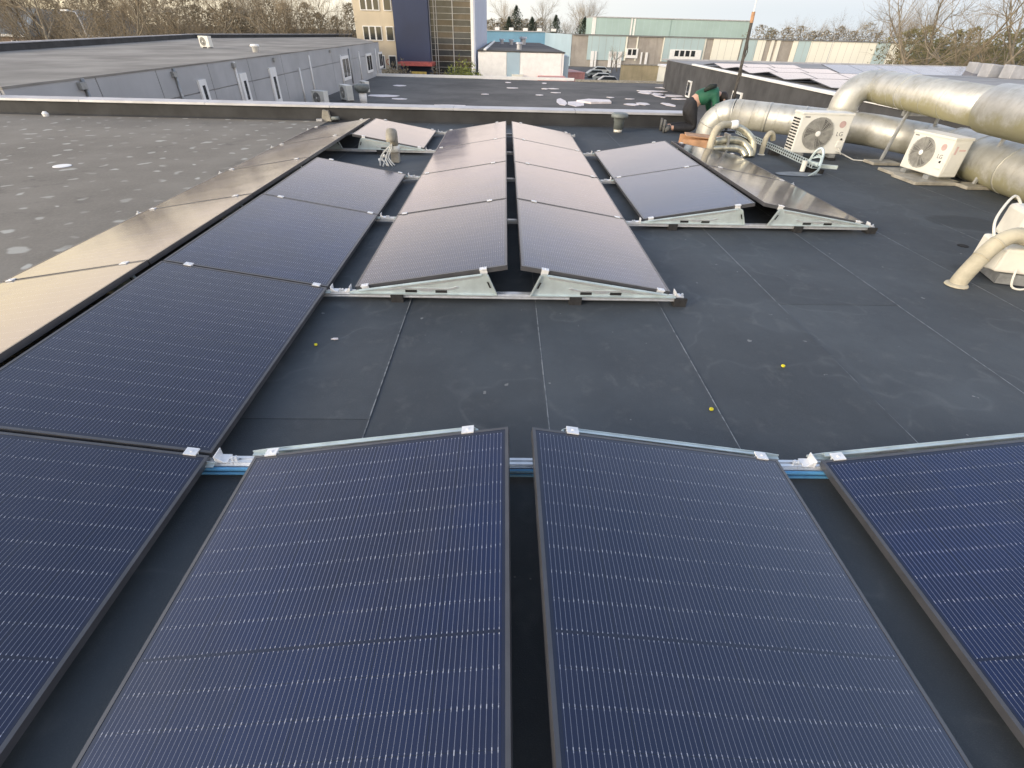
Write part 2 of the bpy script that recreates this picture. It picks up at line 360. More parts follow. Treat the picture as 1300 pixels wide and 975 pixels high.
ORD = ['first', 'second', 'third', 'fourth', 'fifth', 'sixth']
RACK = {-1: 'left rack beside the old grey roof', 0: 'middle rack', 1: 'right rack beside the silver ducts'}
def panel(tent, side, row, label, rng=random.Random(5)):
    cx = tent*PT+side*(GAP/2+W*CT/2); cz = ZLO+W*ST/2
    e = thing('solar_panel', label, 'solar panel', (cx, (row+.5)*RP+rng.uniform(-.002, .002), cz), 0, 'solar panels on the flat roof')
    e.rotation_euler = (rng.uniform(-.0015, .0015), side*TILT+rng.uniform(-.002, .002), rng.uniform(-.0015, .0015))
    link('frame', frame_me, e); link('glass', glass_me, e); link('back_sheet', back_me, e)
slopeL, slopeR = 'sloping down toward the grey old roof', 'sloping down toward the silver ducts'
for r in range(6):
    n = ORD[5-r]+' from the parapet' if r < 5 else 'next to the parapet'
    panel(-1, -1, r, f'solar panel reflecting golden light on outer slope of left rack, {n}' if r < 4 else f'solar panel reflecting brown trees on outer slope of left rack, {n}')
for r in (0, 1, 2, 3, 5):
    nn = {0: 'fourth from the vent hood gap', 1: 'third from the vent hood gap', 2: 'second from the vent hood gap', 3: 'bordering the vent hood gap', 5: 'alone between the vent hood and the parapet'}[r]
    panel(-1, 1, r, f'dark panel, inner slope of left rack, {nn}' if r != 5 else 'pale reflecting panel alone between the vent hood and the parapet, left rack')
for r in (2, 3, 4, 5):
    n = {2: 'at the end facing the bare roof', 3: 'second from the bare roof', 4: 'third from the bare roof', 5: 'next to the parapet'}[r]
    panel(0, -1, r, f'middle block panel sloping toward left rack, {n}')
    panel(0, 1, r, f'middle block panel sloping toward right rack, {n}')
panel(0, -1, 0, 'large dark panel across bare roof from middle block, slope falling to left rack')
panel(0, 1, 0, 'large blue panel across bare roof from middle block, slope falling away from left rack')
panel(1, -1, 0, 'blue panel past the blue strip, separated by a dark gap from its blue neighbour')
for r in (3, 4):
    n = {3: 'at the bracket end', 4: 'next to the plywood offcuts'}[r]
    panel(1, -1, r, f'pale panel of small block by ducts, facing middle block, {n}')
    panel(1, 1, r, f'brownish panel of small block, facing the ducts, {n}')

# mounting frames, one per row boundary and rack
def plate_pts():
    return [(1.205, .072), (1.205, .083), (1.13, .098), (.235, .098+(1.13-.235)*math.tan(TILT)-.010), (.205, .236), (.185, .226), (.118, .072)]
plate_me = MB().prism(plate_pts(), 'y', -.0015, .0015)
plate_me.prism([(.235, .226), (1.13, .088), (1.13, .094), (.235, .232)], 'y', -.018, -.0016)       # folded top flange
plate_me.prism([(.118, .072), (.128, .072), (.195, .226), (.185, .226)], 'y', -.022, -.0016)
plate_me.box(.13, 1.20, -.02, -.0016, .072, .076)
plate_m = plate_me.mesh('wedge_plate', M['galv'])
rib = MB().prism([(.42, .135), (.47, .118), (.86, .118), (.90, .108), (1.02, .098), (1.02, .092), (.88, .100), (.845, .108), (.70, .108), (.675, .094), (.61, .094), (.585, .108), (.46, .108), (.40, .128)], 'y', -.0065, -.0016)
rib.prism([(.25, .205), (.90, .104), (.90, .112), (.25, .216)], 'y', -.0055, -.0016)
rib_m = rib.mesh('rib', M['alu'])
slot_m = MB().box(.49, .575, -.0042, -.0017, .082, .103).box(.71, .795, -.0042, -.0017, .082, .103).prism([(.165, .135), (.178, .135), (.198, .182), (.185, .182)], 'y', -.0232, -.0221).mesh('slot', M['slot'])
rail = MB().box(-1.272, 1.272, -.024, .024, .036, .066).box(-1.272, 1.272, -.020, -.006, .066, .072).box(-1.272, 1.272, .006, .020, .066, .072).box(-1.272, 1.272, -.030, -.024, .036, .043).box(-1.272, 1.272, -.030, -.024, .055, .060)
rail_m = rail.mesh('rail', M['alu'])
ft = MB().prism([(-.05, .002), (.05, .002), (.045, .034), (-.045, .034)], 'x', -.045, .045).box(-.045, .045, -.052, -.032, .030, .066)
foot_m = ft.mesh('rubber_foot', M['rubber'])
cl = MB().box(-.026, .026, -.021, .021, .0, .006).box(-.026, .026, -.005, .005, -.040, .0).lathe([(.006, .006), (.006, .011)], 6)
clamp_m = cl.mesh('clamp', M['clamp'])
br = MB().box(-.004, .0, -.030, .030, .0725, .112).box(.0, .045, -.026, .026, .0725, .0765).prism([(.0, .0766), (.030, .0766), (.0, .106)], 'y', -.027, -.024)
br_m = br.mesh('end_bracket', M['clamp'])
bolt_m = MB().lathe([(.011, .0725), (.011, .082), (.006, .083), (.006, .089)], 6).mesh('bolt', M['alu'])
strip_m = MB().tube([(-1.272, -.040, .050), (-.4, -.041, .049), (.4, -.040, .051), (1.272, -.040, .050)], .009, 8).tube([(-1.272, -.042, .026), (0, -.043, .025), (1.272, -.042, .026)], .008, 8).mesh('blue_strip', M['bluestrip'])  # blue strip: two thin blue tubes along one side of the rail
def mount(tent, k, end, cable=False, clamps=(-1, 1)):
    y = k*RP
    where = {0: 'under the large near panels', 1: 'along the panels facing the bare roof'}.get(k, '')
    names = {-1: 'left rack', 0: 'middle rack', 1: 'right rack'}
    row = ['seventh', 'sixth', 'fifth', 'fourth', 'third', 'second', 'first'][k]
    lab = f'aluminium mounting rail with clamps of the {names[tent]}, {row} from the parapet' if not end else f'aluminium mounting rail with exposed wedge plates, {names[tent]}, {row} from the parapet'
    e = thing('mounting_rail', lab, 'mounting rail', (tent*PT, y, 0), 0, 'mounting rails under the panels')
    link('rail', rail_m, e, (0, 0, 0))
    for fx in ((-.86, .46, 1.245) if end else (-.86, .46)): link('rubber_foot', foot_m, e, (fx, 0, 0))
    for s in (-1, 1):
        if s not in clamps: continue
        pl = link('wedge_plate', plate_m, e, (0, -.034 if s > 0 else .034, 0), (0, 0, 0 if s > 0 else math.pi))
        if s < 0: pl.location.y = -.034; pl.rotation_euler = (0, 0, 0); pl.scale = (-1, 1, 1)
        link('rib', rib_m, pl); link('slot', slot_m, pl)
        for cx in (1.095, .225):
            zz = ZLO+(1.171-cx)*math.tan(TILT)+.001
            link('clamp', clamp_m, e, (s*cx, 0, zz), (0, s*TILT, 0))
        if s == -tent or end: link('end_bracket', br_m, e, (s*1.205, 0, 0), (0, 0, 0), (s, 1, 1))
        link('bolt', bolt_m, e, (s*1.262, 0, 0))
        if k == 1 and tent >= 0: pl.location.y = .040; pl.location.z = .002
    if cable: link('blue_strip', strip_m, e)  # adds the blue strip beside this rail
for k in range(0, 7): mount(-1, k, False, k == 1)
for k in range(1, 7): mount(0, k, k == 2, k == 1)
mount(1, 1, False, True, (-1,))
for k in (3, 4, 5): mount(1, k, k == 3)

def smooth(pts, n=6):
    pts = [Vector(p) for p in pts]; out = []
    for i in range(len(pts)-1):
        a, b, c, d = pts[max(i-1, 0)], pts[i], pts[i+1], pts[min(i+2, len(pts)-1)]
        for k in range(n):
            t_ = k/n; out.append(.5*((2*b)+(c-a)*t_+(2*a-5*b+4*c-d)*t_*t_+(3*b-a-3*c+d)*t_**3))
    return out+[pts[-1]]
# ------------------------------------------------------------------ ducts on the right
def arc(c, r, a0, a1, ux, uz, n=7):
    c, ux, uz = Vector(c), Vector(ux), Vector(uz)
    return [c+ux*r*math.cos(a0+(a1-a0)*i/(n-1))+uz*r*math.sin(a0+(a1-a0)*i/(n-1)) for i in range(n)]
def ring(path_p, tdir, r, w=.025):
    m = MB(); p = Vector(path_p); d = Vector(tdir).normalized(); m.tube([p-d*w, p+d*w], r, 20); return m
A = Vector((4.45, 11.0, .43)); B = atZ(1098, 164, .37); dAB = (B-A).normalized()
C = atZ(1180, 180, .32); Dp = atZ(1262, 207, .30); E_ = Dp+(Dp-C)*1.6
dl = thing('lower_duct', 'big round silver metal duct lying low behind the outdoor units, ending in an elbow', 'duct', (5.3, 10.3, 0))
inv = Matrix.Translation((-5.3, -10.3, 0))
def loc(pts, o): return [Vector(p)-Vector(o) for p in pts]
O1 = (5.3, 10.3, 0)
elb = arc(A-dAB*.0+Vector((0, 0, -.40)), .40, math.pi/2, math.pi, dAB, (0, 0, 1), 9)
elb = [p for p in elb]+[elb[-1]+Vector((0, 0, -.15))]
MB().tube(loc(elb, O1), .245, 24).build('elbow', M['duct'], dl, True)
for q in (0, 3, 6):
    dd = (elb[q+1]-elb[q]); ring(elb[q]-Vector(O1), dd, .252, .012).build('elbow_seam', M['duct'], dl, True)
bend = [A+dAB*.01, A+dAB*(B-A).length*.5, B-dAB*.25, B-dAB*.10, B+(C-B)*.12+dAB*.06, B+(C-B)*.3+dAB*.05, C]
MB().tube(loc(bend, O1), .25, 24).build('duct_pipe', M['duct'], dl, True)
for fct in (.28, .55, .8): ring(A+dAB*(B-A).length*fct-Vector(O1), dAB, .257, .02).build('joint_band', M['duct'], dl, True)
dC = (Dp-C).normalized()
MB().tube(loc([C-dC*.02, C+dC*.62], O1), .262, 24).build('duct_sleeve', M['duct'], dl, True)
ins = [C+dC*.6, C+dC*.64, Dp, Dp+(E_-Dp)*.4, E_]
MB().tube(loc(ins, O1), [.27, .30, .30, .30, .30], 24).build('insulated_pipe', M['duct_moss'], dl, True)
for s in (.62, 1.25, 2.0): ring(C+dC*s-Vector(O1), dC, .307, .014).build('strap', M['duct'], dl, True)
# upper duct
O2 = (6.2, 9.0, 0)
du = thing('upper_duct', 'mossy silver duct raised on legs above the lower duct, with riser elbow', 'duct', O2)
R0 = A+(B-A)*.80+Vector((0, 0, .22)); U0 = atZ(1125, 113, .97); U1 = atZ(1262, 138, .97); U2 = U1+(U1-U0)*1.8; U0 = U0
dh = Vector((U0.x-R0.x, U0.y-R0.y, 0)).normalized()
ce = R0+Vector((0, 0, .09))+dh*.32
el2 = [R0+Vector((0, 0, -.05))]+arc(ce, .32, math.pi, math.pi/2, dh, (0, 0, 1), 8)
el2 += [el2[-1]+dh*.1]
rr_ = .235
MB().tube(loc(el2, O2), rr_, 24).build('riser_elbow', M['duct'], du, True)
ring(R0+Vector((0, 0, .02))-Vector(O2), (0, 0, 1), .255, .02).build('flange', M['duct'], du, True)
q0 = el2[-1]; ring(q0-Vector(O2), dh, .245, .02).build('joint_band', M['duct'], du, True)
dU = (U1-q0).normalized()
MB().tube(loc([q0, q0+dU*.5, U1], O2), .24, 24).build('duct_pipe', M['duct_moss'], du, True)
ring(q0+dU*1.0-Vector(O2), dU, .247, .012).build('joint_band', M['duct'], du, True)
MB().tube(loc([U1-dU*.03, U1+dU*.02, U2], O2), [.25, .285, .285], 24).build('insulated_pipe', M['duct_moss'], du, True)
ring(U1+(U2-U1)*.35-Vector(O2), U2-U1, .292, .014).build('strap', M['duct'], du, True)
for q in range(5): ring(q0+dU*(.35+.42*q)-Vector(O2), dU, .2435, .004).build('lap_seam', M['duct'], du, True)
for q in range(9): ring(A+dAB*(B-A).length*(.06+.1*q)-Vector(O1), dAB, .2535, .004).build('lap_seam', M['duct'], dl, True)
# stands
def stand(p, label):
    p = Vector(p); e = thing('duct_stand', label, 'stand', (p.x, p.y, 0), 0, 'duct stands')
    MB().tube([(-.10, -.03, .05), (.0, .0, .62), (.06, .03, .78)], .028, 6).build('leg', M['steel'], e)
    MB().tube([(.66, .12, .05), (.62, .10, .8)], .028, 6).build('leg', M['steel'], e)
    MB().box(-.02, .70, .02, .07, .70, .76).build('crossbar', M['steel'], e)
    MB().box(-.30, .14, -.18, .10, .008, .05).build('base_slab', M['stone'], e, bevel=.006)
    MB().box(.50, .82, -.05, .25, .008, .05).build('base_slab', M['stone'], e, bevel=.006)
f1 = atZ(1122, 208, 0); f2 = atZ(1240, 238, 0)
stand((f1.x, f1.y, 0), 'grey steel duct stand on stone slab between the two fan units')
stand((f2.x, f2.y, 0), 'grey steel duct stand on stone slab past the tilted fan unit')
ra = thing('duct_guide_rail', 'pair of pale steel channels running between the stacked ducts', 'rail', (7.05, 8.4, .66))
for dx, dz in ((0.42, .02), (.52, -.05)): MB().box(dx-.03, dx+.03, -3, 1.6, dz, dz+.05).build('channel', M['alu'], ra)
bpy.context.view_layer.update()
ra.rotation_euler = (0, 0, R_(-6))

# ------------------------------------------------------------------ outdoor air-conditioning units
def ac_unit(label, loc_, rz, w=.80, h=.56, d=.30, slab=True, tiltx=0, text=True, cat='air conditioner'):
    e = thing('outdoor_fan_unit', label, cat, loc_, rz)
    MB().box(0, w, 0, d, .0, h).build('casing', M['acwhite'], e, bevel=.018)
    MB().box(-.006, w+.006, -.008, d+.006, h-.03, h+.006).build('lid', M['acwhite'], e, bevel=.008)
    cx, cz, r = w*.40, h*.50, h*.40
    Mx = Matrix.Translation((cx, -.004, cz)) @ Matrix.Rotation(math.pi/2, 4, 'X')
    sh = MB().lathe([(r, -.003), (r*.99, .006)], 32, Mx).build('fan_opening', M['acgrey'], e)
    for i in range(3):
        bm = MB(); a0 = i*2*math.pi/3+.4
        pts = []
        for j in range(5):
            rr = r*(.22+.7*j/4); aa = a0+.25*j/4
            pts.append((rr*math.cos(aa), rr*math.sin(aa), .0075))
        for j in range(4, -1, -1):
            rr = r*(.22+.7*j/4); aa = a0+.55+.45*j/4
            pts.append((rr*math.cos(aa), rr*math.sin(aa), .0095))
        bm.poly([Mx @ Vector(p) for p in pts], [tuple(range(10))]).build('fan_blade', M['acdark'], e)
    gr = MB()
    for i in range(9): rr = r*(.22+.78*i/8); gr.tube([Mx @ Vector((rr*math.cos(q*math.pi/16), rr*math.sin(q*math.pi/16), .016)) for q in range(33)], .0022, 4, False)
    for i in range(18):
        a_ = i*math.pi/9; gr.tube([Mx @ Vector((r*.16*math.cos(a_), r*.16*math.sin(a_), .017)), Mx @ Vector((r*1.02*math.cos(a_+.35), r*1.02*math.sin(a_+.35), .012))], .0042, 4)
    gr.build('fan_guard', M['acgrey'], e)
    MB().lathe([(r*.17, .014), (r*.17, .021), (r*.12, .026)], 20, Mx).build('fan_hub', M['white'], e)
    for i in range(11):
        z0 = .05+i*(h-.12)/11
        MB().box(-.004, .004, .03, d*.50, z0, z0+.022).box(-.004, .004, d*.55, d-.03, z0, z0+.022).build('side_slot', M['slot'], e)
    if text:
        MB().lathe([(h*.085, -.002), (h*.085, .0012)], 24, Matrix.Translation((w*.83, -.002, h*.74)) @ Matrix.Rotation(math.pi/2, 4, 'X')).build('round_emblem', M['logo'], e)
        text_part('LG', h*.15, M['ink'], e, (w*.835, -.0012, h*.50), (math.pi/2, 0, 0))
    MB().box(w*.06, w*.16, -.002, .004, h*.88, h*.91).build('name_mark', M['ink'], e)
    MB().box(w-.13, w-.02, -.012, .02, .10, .20).build('valve_cover', M['acwhite'], e, bevel=.006)
    MB().lathe([(.016, -.001), (.016, .006)], 12, Matrix.Translation((w*.9, -.008, h*.38)) @ Matrix.Rotation(math.pi/2, 4, 'X')).build('valve_hole', M['slot'], e)
    if slab:
        for fx in (.10, w-.20): MB().box(fx, fx+.10, -.04, d+.04, -.05, -.001).build('foot_bar', M['steel'], e)
    return e
p1 = atZ(1003.5, 194, .09); 
ac_unit('upright cream fan unit with large fan guard, beside the cable tray', (p1.x, p1.y, .09), R_(-3), .83, .60, .30)
p2 = atZ(1141, 211, .10)
ac2 = ac_unit('smaller cream fan unit facing away from ducts on stone slabs', (p2.x, p2.y, .10), R_(-84), .72, .50, .28)
MB().box(.722, .728, .03, .25, .06, .44).build('side_cover', M['acwhite'], ac2, bevel=.004)
MB().box(.7275, .730, .06, .09, .30, .40).box(.7275, .730, .12, .22, .34, .36).build('warning_label', M['logo'], ac2)
sl_ = thing('paving_slabs', 'weathered concrete slabs lying under the smaller fan unit', 'slab', (6.15, 7.7, 0))
MB().box(-.35, .25, .15, .55, .008, .048).build('slab', M['stone'], sl_, bevel=.005)
MB().box(-.42, .28, -.40, .12, .008, .050).build('slab', M['stone'], sl_, bevel=.005)
sb1 = thing('timber_bearers', 'two grey bearers under the upright fan unit', 'beam', (p1.x+.05, p1.y, 0))
MB().box(.03, .13, -.12, .42, .008, .040).build('bearer', M['rubber'], sb1); MB().box(.58, .68, -.12, .42, .008, .040).build('bearer', M['rubber'], sb1)
# thin cables from the upright unit to the stand
tag(MB().tube([(p1.x+.74, p1.y-.02, .22), (p1.x+.80, p1.y-.10, .10), (p1.x+.70, p1.y-.10, .14), (p1.x+.86, p1.y-.02, .10), (p1.x+1.05, p1.y-.1, .02), (f1.x-.1, f1.y+.05, .02)], .009, 6).build('cable', M['cable']), 'thin pale cable looping from upright fan unit to duct stand', 'cable')

# right-edge unit: cream box with insulated bent hose
h0 = atZ(1213, 363, 0); 
bx = thing('pump_housing', 'cream plastic machine housing with rounded lid at the right roof edge', 'machine', (h0.x+.42, h0.y+.06, 0), R_(-18))
MB().box(-.10, .42, -.02, .40, .10, .30).build('lower_case', M['plastic'], bx, bevel=.02)
MB().box(-.02, .46, .12, .46, .301, .56).build('upper_case', M['plastic'], bx, bevel=.035)
MB().box(.02, .40, .09, .118, .34, .52).build('front_cover', M['plastic'], bx, bevel=.012)
MB().lathe([(.07, .561), (.07, .575), (.05, .58)], 20, Matrix.Translation((.12, .28, 0))).build('lid_boss', M['plastic'], bx)
MB().prism([(-.22, .13), (-.06, .10), (-.06, .27), (-.16, .29)], 'y', .0, .16).build('side_flap', M['plastic'], bx, bevel=.012)
MB().box(-.05, .40, -.03, .42, .012, .095).build('base_frame', M['steel'], bx)
hz = [h0, h0+Vector((.03, .01, .10)), h0+Vector((.10, .03, .24)), h0+Vector((.18, .05, .35)), h0+Vector((.27, .05, .41)), h0+Vector((.37, .04, .41)), h0+Vector((.46, .02, .36)), h0+Vector((.50, .0, .29))]
hs = thing('insulated_hose', 'thick bent cream insulated hose rising from the roof into the plastic housing', 'hose', h0)
MB().tube(smooth(loc(hz, h0), 4), .062, 16).build('hose', M['wrap'], hs, True)
for q in (2, 3, 5): ring(hz[q]-h0, hz[q+1]-hz[q-1], .0645, .006).build('seam_band', M['wrap'], hs, True)
MB().lathe([(.085, .008), (.082, .02), (.066, .03)], 16).build('collar', M['wrap'], hs)
cb = [atZ(1299, 268, .50), atZ(1283, 258, .56)+Vector((0, 0, .06)), atZ(1266, 275, .5), atZ(1262, 297, .40), atZ(1268, 312, .32)]
tag(MB().tube(smooth(cb), .010, 6).build('cable', M['plastic']), 'white cable arching over the dark roof into the plastic housing', 'cable')
cb = [h0+Vector((.40, -.02, .16)), h0+Vector((.41, -.06, .03)), h0+Vector((.52, -.08, .02)), h0+Vector((.62, -.05, .12))]
tag(MB().tube(smooth(cb), .008, 6).build('cable', M['plastic']), 'short white cable loop hanging below the plastic housing', 'cable')
tag(MB().tube([h0+Vector((.55, -.10, .02)), h0+Vector((.95, -.28, .02))], .010, 6).build('cable', M['cable']), 'straight pale cable lying on roof below the plastic housing', 'cable')
tag(MB().lathe([(.05, .006), (.045, .012)], 14, Matrix.Translation(atZ(1222, 313, 0))).build('drain_plug', M['slot']), 'small black round plug on the roof near the insulated hose', 'drain')
# dark damp puddle stain is part of the roof
def blob(c, rx, ry, n=22, seed=1, z=.0125):
    r = random.Random(seed); ph = [r.uniform(0, 6.28) for _ in range(4)]
    return [(c.x+rx*math.cos(a)*(1+.16*math.sin(2*a+ph[0])+.08*math.sin(3*a+ph[1])+.05*math.sin(5*a+ph[2])), c.y+ry*math.sin(a)*(1+.16*math.sin(2*a+ph[0])+.1*math.sin(4*a+ph[3])), z) for a in [i*2*math.pi/n for i in range(n)]]
M['pale_puddle'] = mat('dried_puddle', (.20, .22, .235), .75, 0, .15, 6)
c_ = atZ(1012, 222, 0); MB().poly(blob(c_, .30, .16, seed=4), [tuple(range(22))]).build('dry_patch', M['pale_puddle'], main)

# ------------------------------------------------------------------ pipes, tray, mast, boards near the small block
ct0, ct1 = atZ(938, 168, .10), atZ(1036, 212, .10)
tr = thing('cable_tray', 'perforated galvanised cable tray on the roof below the upright fan unit', 'cable tray', ct0)
v = ct1-ct0; tr.rotation_euler = (0, 0, math.atan2(v.y, v.x)); ln = v.length
MB().box(0, ln, -.06, .06, -.02, -.016).build('tray_base', M['galv'], tr)
for s in (-1, 1): MB().box(0, ln, s*.062-.002, s*.062+.002, -.02, .035).build('tray_side', M['galv'], tr)
nsl = int(ln/.075)
slm = MB().box(-.02, .02, -.045, .045, -.0155, -.0135).mesh('tray_slot', M['slot'])
for i in range(nsl): link('tray_slot', slm, tr, (.05+i*.075, 0, 0))
sls = MB().box(-.02, .02, -.0032, .0032, -.006, .022).mesh('tray_slot', M['slot'])
for i in range(nsl):
    for s in (-1, 1): link('tray_slot', sls, tr, (.05+i*.075, s*.062, 0))
for fx in (.3, ln*.55, ln-.15): MB().box(fx-.05, fx+.05, -.09, .09, -.095, -.021).build('rubber_block', M['rubber'], tr)
# tangle at the end of the tray
e0 = atZ(1030, 214, .05)
bk = thing('tray_bracket', 'pale slotted steel brackets and cables piled at the tray end', 'bracket', e0)
MB().box(.02, .34, -.02, .02, .02, .07, Matrix.Rotation(R_(-18), 4, 'Z')).build('strut', M['bracket'], bk)
MB().box(-.05, .02, -.10, .10, .05, .10, Matrix.Rotation(R_(30), 4, 'Z')).build('strut', M['bracket'], bk)
MB().tube(smooth([(-.03, .1, .02), (.0, .05, .22), (.05, .0, .28), (.07, -.06, .2), (.02, -.14, .06)]), .02, 8).build('bent_conduit', M['bracket'], bk)
MB().lathe([(.035, -.03), (.035, .12)], 12, Matrix.Translation((-.16, -.05, 0))).build('pipe_stub', M['plastic'], bk)
MB().box(.03, .13, -.13, -.04, -.045, .01).build('rubber_block', M['rubber'], bk)
for i in range(4):
    MB().tube(smooth([(-.02+.02*i, .03, .14+.02*i), (.05, -.05-.02*i, .16), (.03-.03*i, -.16-.04*i, .05), (-.06-.05*i, -.25-.03*i, -.03)]), .008, 5).build('cable', M['bracket'], bk)
# cane-shaped hose outlet
g0 = atZ(966, 197, 0)
cn = thing('cane_pipe', 'cream cane-shaped insulated pipe standing on the roof left of the upright fan unit', 'pipe', g0)
MB().tube(smooth([(0, 0, .008), (.005, .02, .16), (.03, .05, .27), (.09, .09, .33), (.16, .12, .30), (.20, .14, .22)]), .042, 14).build('pipe', M['wrap'], cn, True)
MB().lathe([(.06, .008), (.06, .016), (.046, .02)], 14).build('collar', M['plastic'], cn)
# pipe bundle behind the small block
q0_ = Vector((3.64, 9.22, 0))
pb = thing('pipe_bundle', 'bundle of foil-wrapped pipes with a bent cream hose behind the brownish panels', 'pipe', q0_)
M['foil'] = mat('crumpled_foil', (.55, .53, .42), .35, .7, .3, 9, .8, 14)
MB().tube(smooth([(-.30, -.28, .02), (-.29, -.25, .28), (-.22, -.18, .42), (-.08, -.08, .47), (.08, .0, .46)]), .055, 14).build('bent_hose', M['wrap'], pb, True)
MB().lathe([(.062, 0), (.066, .03), (.066, .09), (.06, .12)], 14, Matrix.Translation((.06, -.01, .46)) @ Matrix.Rotation(R_(80), 4, 'Y') @ Matrix.Rotation(R_(10), 4, 'X')).build('white_coupling', M['white'], pb, True)
MB().tube(smooth([(.16, .02, .44), (.32, .0, .38), (.46, -.08, .26), (.50, -.12, .12), (.50, -.14, .01)]), .052, 12).build('foil_pipe', M['foil'], pb, True)
MB().tube(smooth([(-.20, -.12, .22), (.05, -.05, .24), (.30, -.04, .22), (.44, -.14, .10), (.46, -.18, .01)]), .06, 12).build('foil_pipe', M['foil'], pb, True)
MB().tube(smooth([(-.22, -.16, .12), (.05, -.12, .13), (.28, -.12, .11), (.38, -.2, .02)]), .055, 12).build('foil_pipe', M['foil'], pb, True)
MB().box(.02, .05, -.17, .06, .008, .34).build('pipe_clip', M['steel'], pb)
# plywood offcuts
def board(name, px, py, sz, rz, z, m, label, tilt=0, cat='board'):
    p = atZ(px, py, 0); e = MB().box(-sz[0]/2, sz[0]/2, -sz[1]/2, sz[1]/2, 0, sz[2]).build(name, m, bevel=.003)
    e.location = (p.x, p.y, z); e.rotation_euler = (R_(tilt), 0, R_(rz)); return tag(e, label, cat)
wb = thing('plywood_box', 'open raw plywood box of offcuts at the corner of the small block', 'box', (3.45, 9.72, 0), R_(-12))
MB().box(-.36, .36, -.17, .17, .012, .03).build('bottom_board', M['wood'], wb)
MB().box(-.36, .36, -.19, -.172, .012, .17).build('side_board', M['wood'], wb)
MB().box(-.36, .36, .172, .19, .012, .20).build('side_board', M['wood'], wb)
MB().box(-.30, .38, -.2, .2, .2015, .2165, Matrix.Rotation(R_(3), 4, 'Y')).build('loose_board', M['wood'], wb)
MB().box(.20, .34, -.24, -.20, .012, .19).build('end_block', M['stone'], wb)
# mast
mb = atZ(921, 167, 0)
ms = thing('antenna_mast', 'tall thin dark mast with clamped cable and pale tip by the duct elbow', 'mast', mb)
MB().tube([(0, 0, .008), (-.01, 0, 1.0), (-.03, 0, 1.88)], .032, 8).build('pole', M['mast'], ms)
cab = [(.03*math.sin(i*1.7)*.8, -.03, .1+i*.11) for i in range(15)]; MB().tube(cab, .010, 5).build('cable', M['mast'], ms)
MB().tube([(-.03, 0, 1.88), (-.04, 0, 2.05)], .035, 8).build('insulator', M['wood'], ms)
MB().tube([(-.04, 0, 2.05), (-.06, 0, 3.0)], .010, 6).build('whip', M['white'], ms)
for zz in (.55, 1.0, 1.45): MB().lathe([(.035, zz), (.035, zz+.05)], 8).build('clamp_band', M['mast'], ms)
MB().box(-.14, .14, -.14, .14, .008, .03).build('base_plate', M['mast'], ms)
# grey vent pipe
vp = atZ(784, 168, 0)
vt = thing('vent_pipe', 'grey plastic vent pipe with flared cap and white foot before parapet', 'vent pipe', vp)
MB().lathe([(.085, .008), (.085, .06)], 18).build('white_foot', M['plastic'], vt, True)
MB().lathe([(.10, .061), (.10, .20), (.115, .22), (.115, .26), (.13, .27)], 18).build('pipe', M['greypipe'], vt, True)
MB().lathe([(.17, .275), (.175, .30), (.16, .345), (.12, .36)], 20).build('cap', M['greypipe'], vt, True)
# cream vent hood with loose cables in the gap
vh0 = atZ(503, 206, 0)
vh = thing('vent_hood', 'weathered cream gooseneck hood with loose cables in the panel gap', 'vent hood', vh0)
MB().box(-.06, .06, -.07, .05, .006, .14).build('base_block', M['stone'], vh, bevel=.008)
MB().tube([(0, 0, .14), (0, 0, .22)], .055, 14).build('neck', M['wrap'], vh, True)
MB().tube([(0, 0, .16), (0, -.01, .24)], [.085, .07], 14).build('collar', M['acwhite'], vh, True)
MB().tube([(0, 0, .22), (0, -.01, .34), (0, -.04, .41), (-.01, -.10, .42), (-.015, -.14, .36), (-.015, -.15, .30)], [.06, .065, .07, .072, .07, .062], 14).build('hood', M['stone'], vh, True)
rv = random.Random(3)
for i in range(7):
    a_ = rv.uniform(-.18, .02)
    MB().tube(smooth([(-.02, -.06, .26), (a_*.6-.02, -.12, .20), (a_-.05, -.16-rv.uniform(0, .06), .10), (a_*1.3+rv.uniform(-.06, .1), -.24-rv.uniform(0, .12), .012)]), .0085, 5).build('cable', M['cable'], vh)
MB().lathe([(.02, -.03), (.022, .03)], 8, Matrix.Translation((-.16, -.1, .10)) @ Matrix.Rotation(R_(60), 4, 'Y')).build('cable_plug', M['white'], vh)
MB().lathe([(.02, -.03), (.022, .03)], 8, Matrix.Translation((-.20, -.14, .06)) @ Matrix.Rotation(R_(80), 4, 'Y')).build('cable_plug', M['white'], vh)
# parapet outlet
do = atZ(413, 155, 0)
dr = thing('parapet_outlet', 'pale mossy overflow outlet fixed to the black parapet', 'drain', (do.x, 11.98, 0))
MB().prism([(-.11, .0), (.11, .0), (.07, .20), (-.05, .22)], 'y', -.05, .03).build('outlet_body', M['stone'], dr, bevel=.01)
MB().tube([(.12, -.04, .06), (.28, -.05, .07)], .035, 10).build('spout', M['greypipe'], dr, True)
MB().box(-.2, -.08, -.1, .0, .005, .05).build('lead_flap', M['coping'], dr)
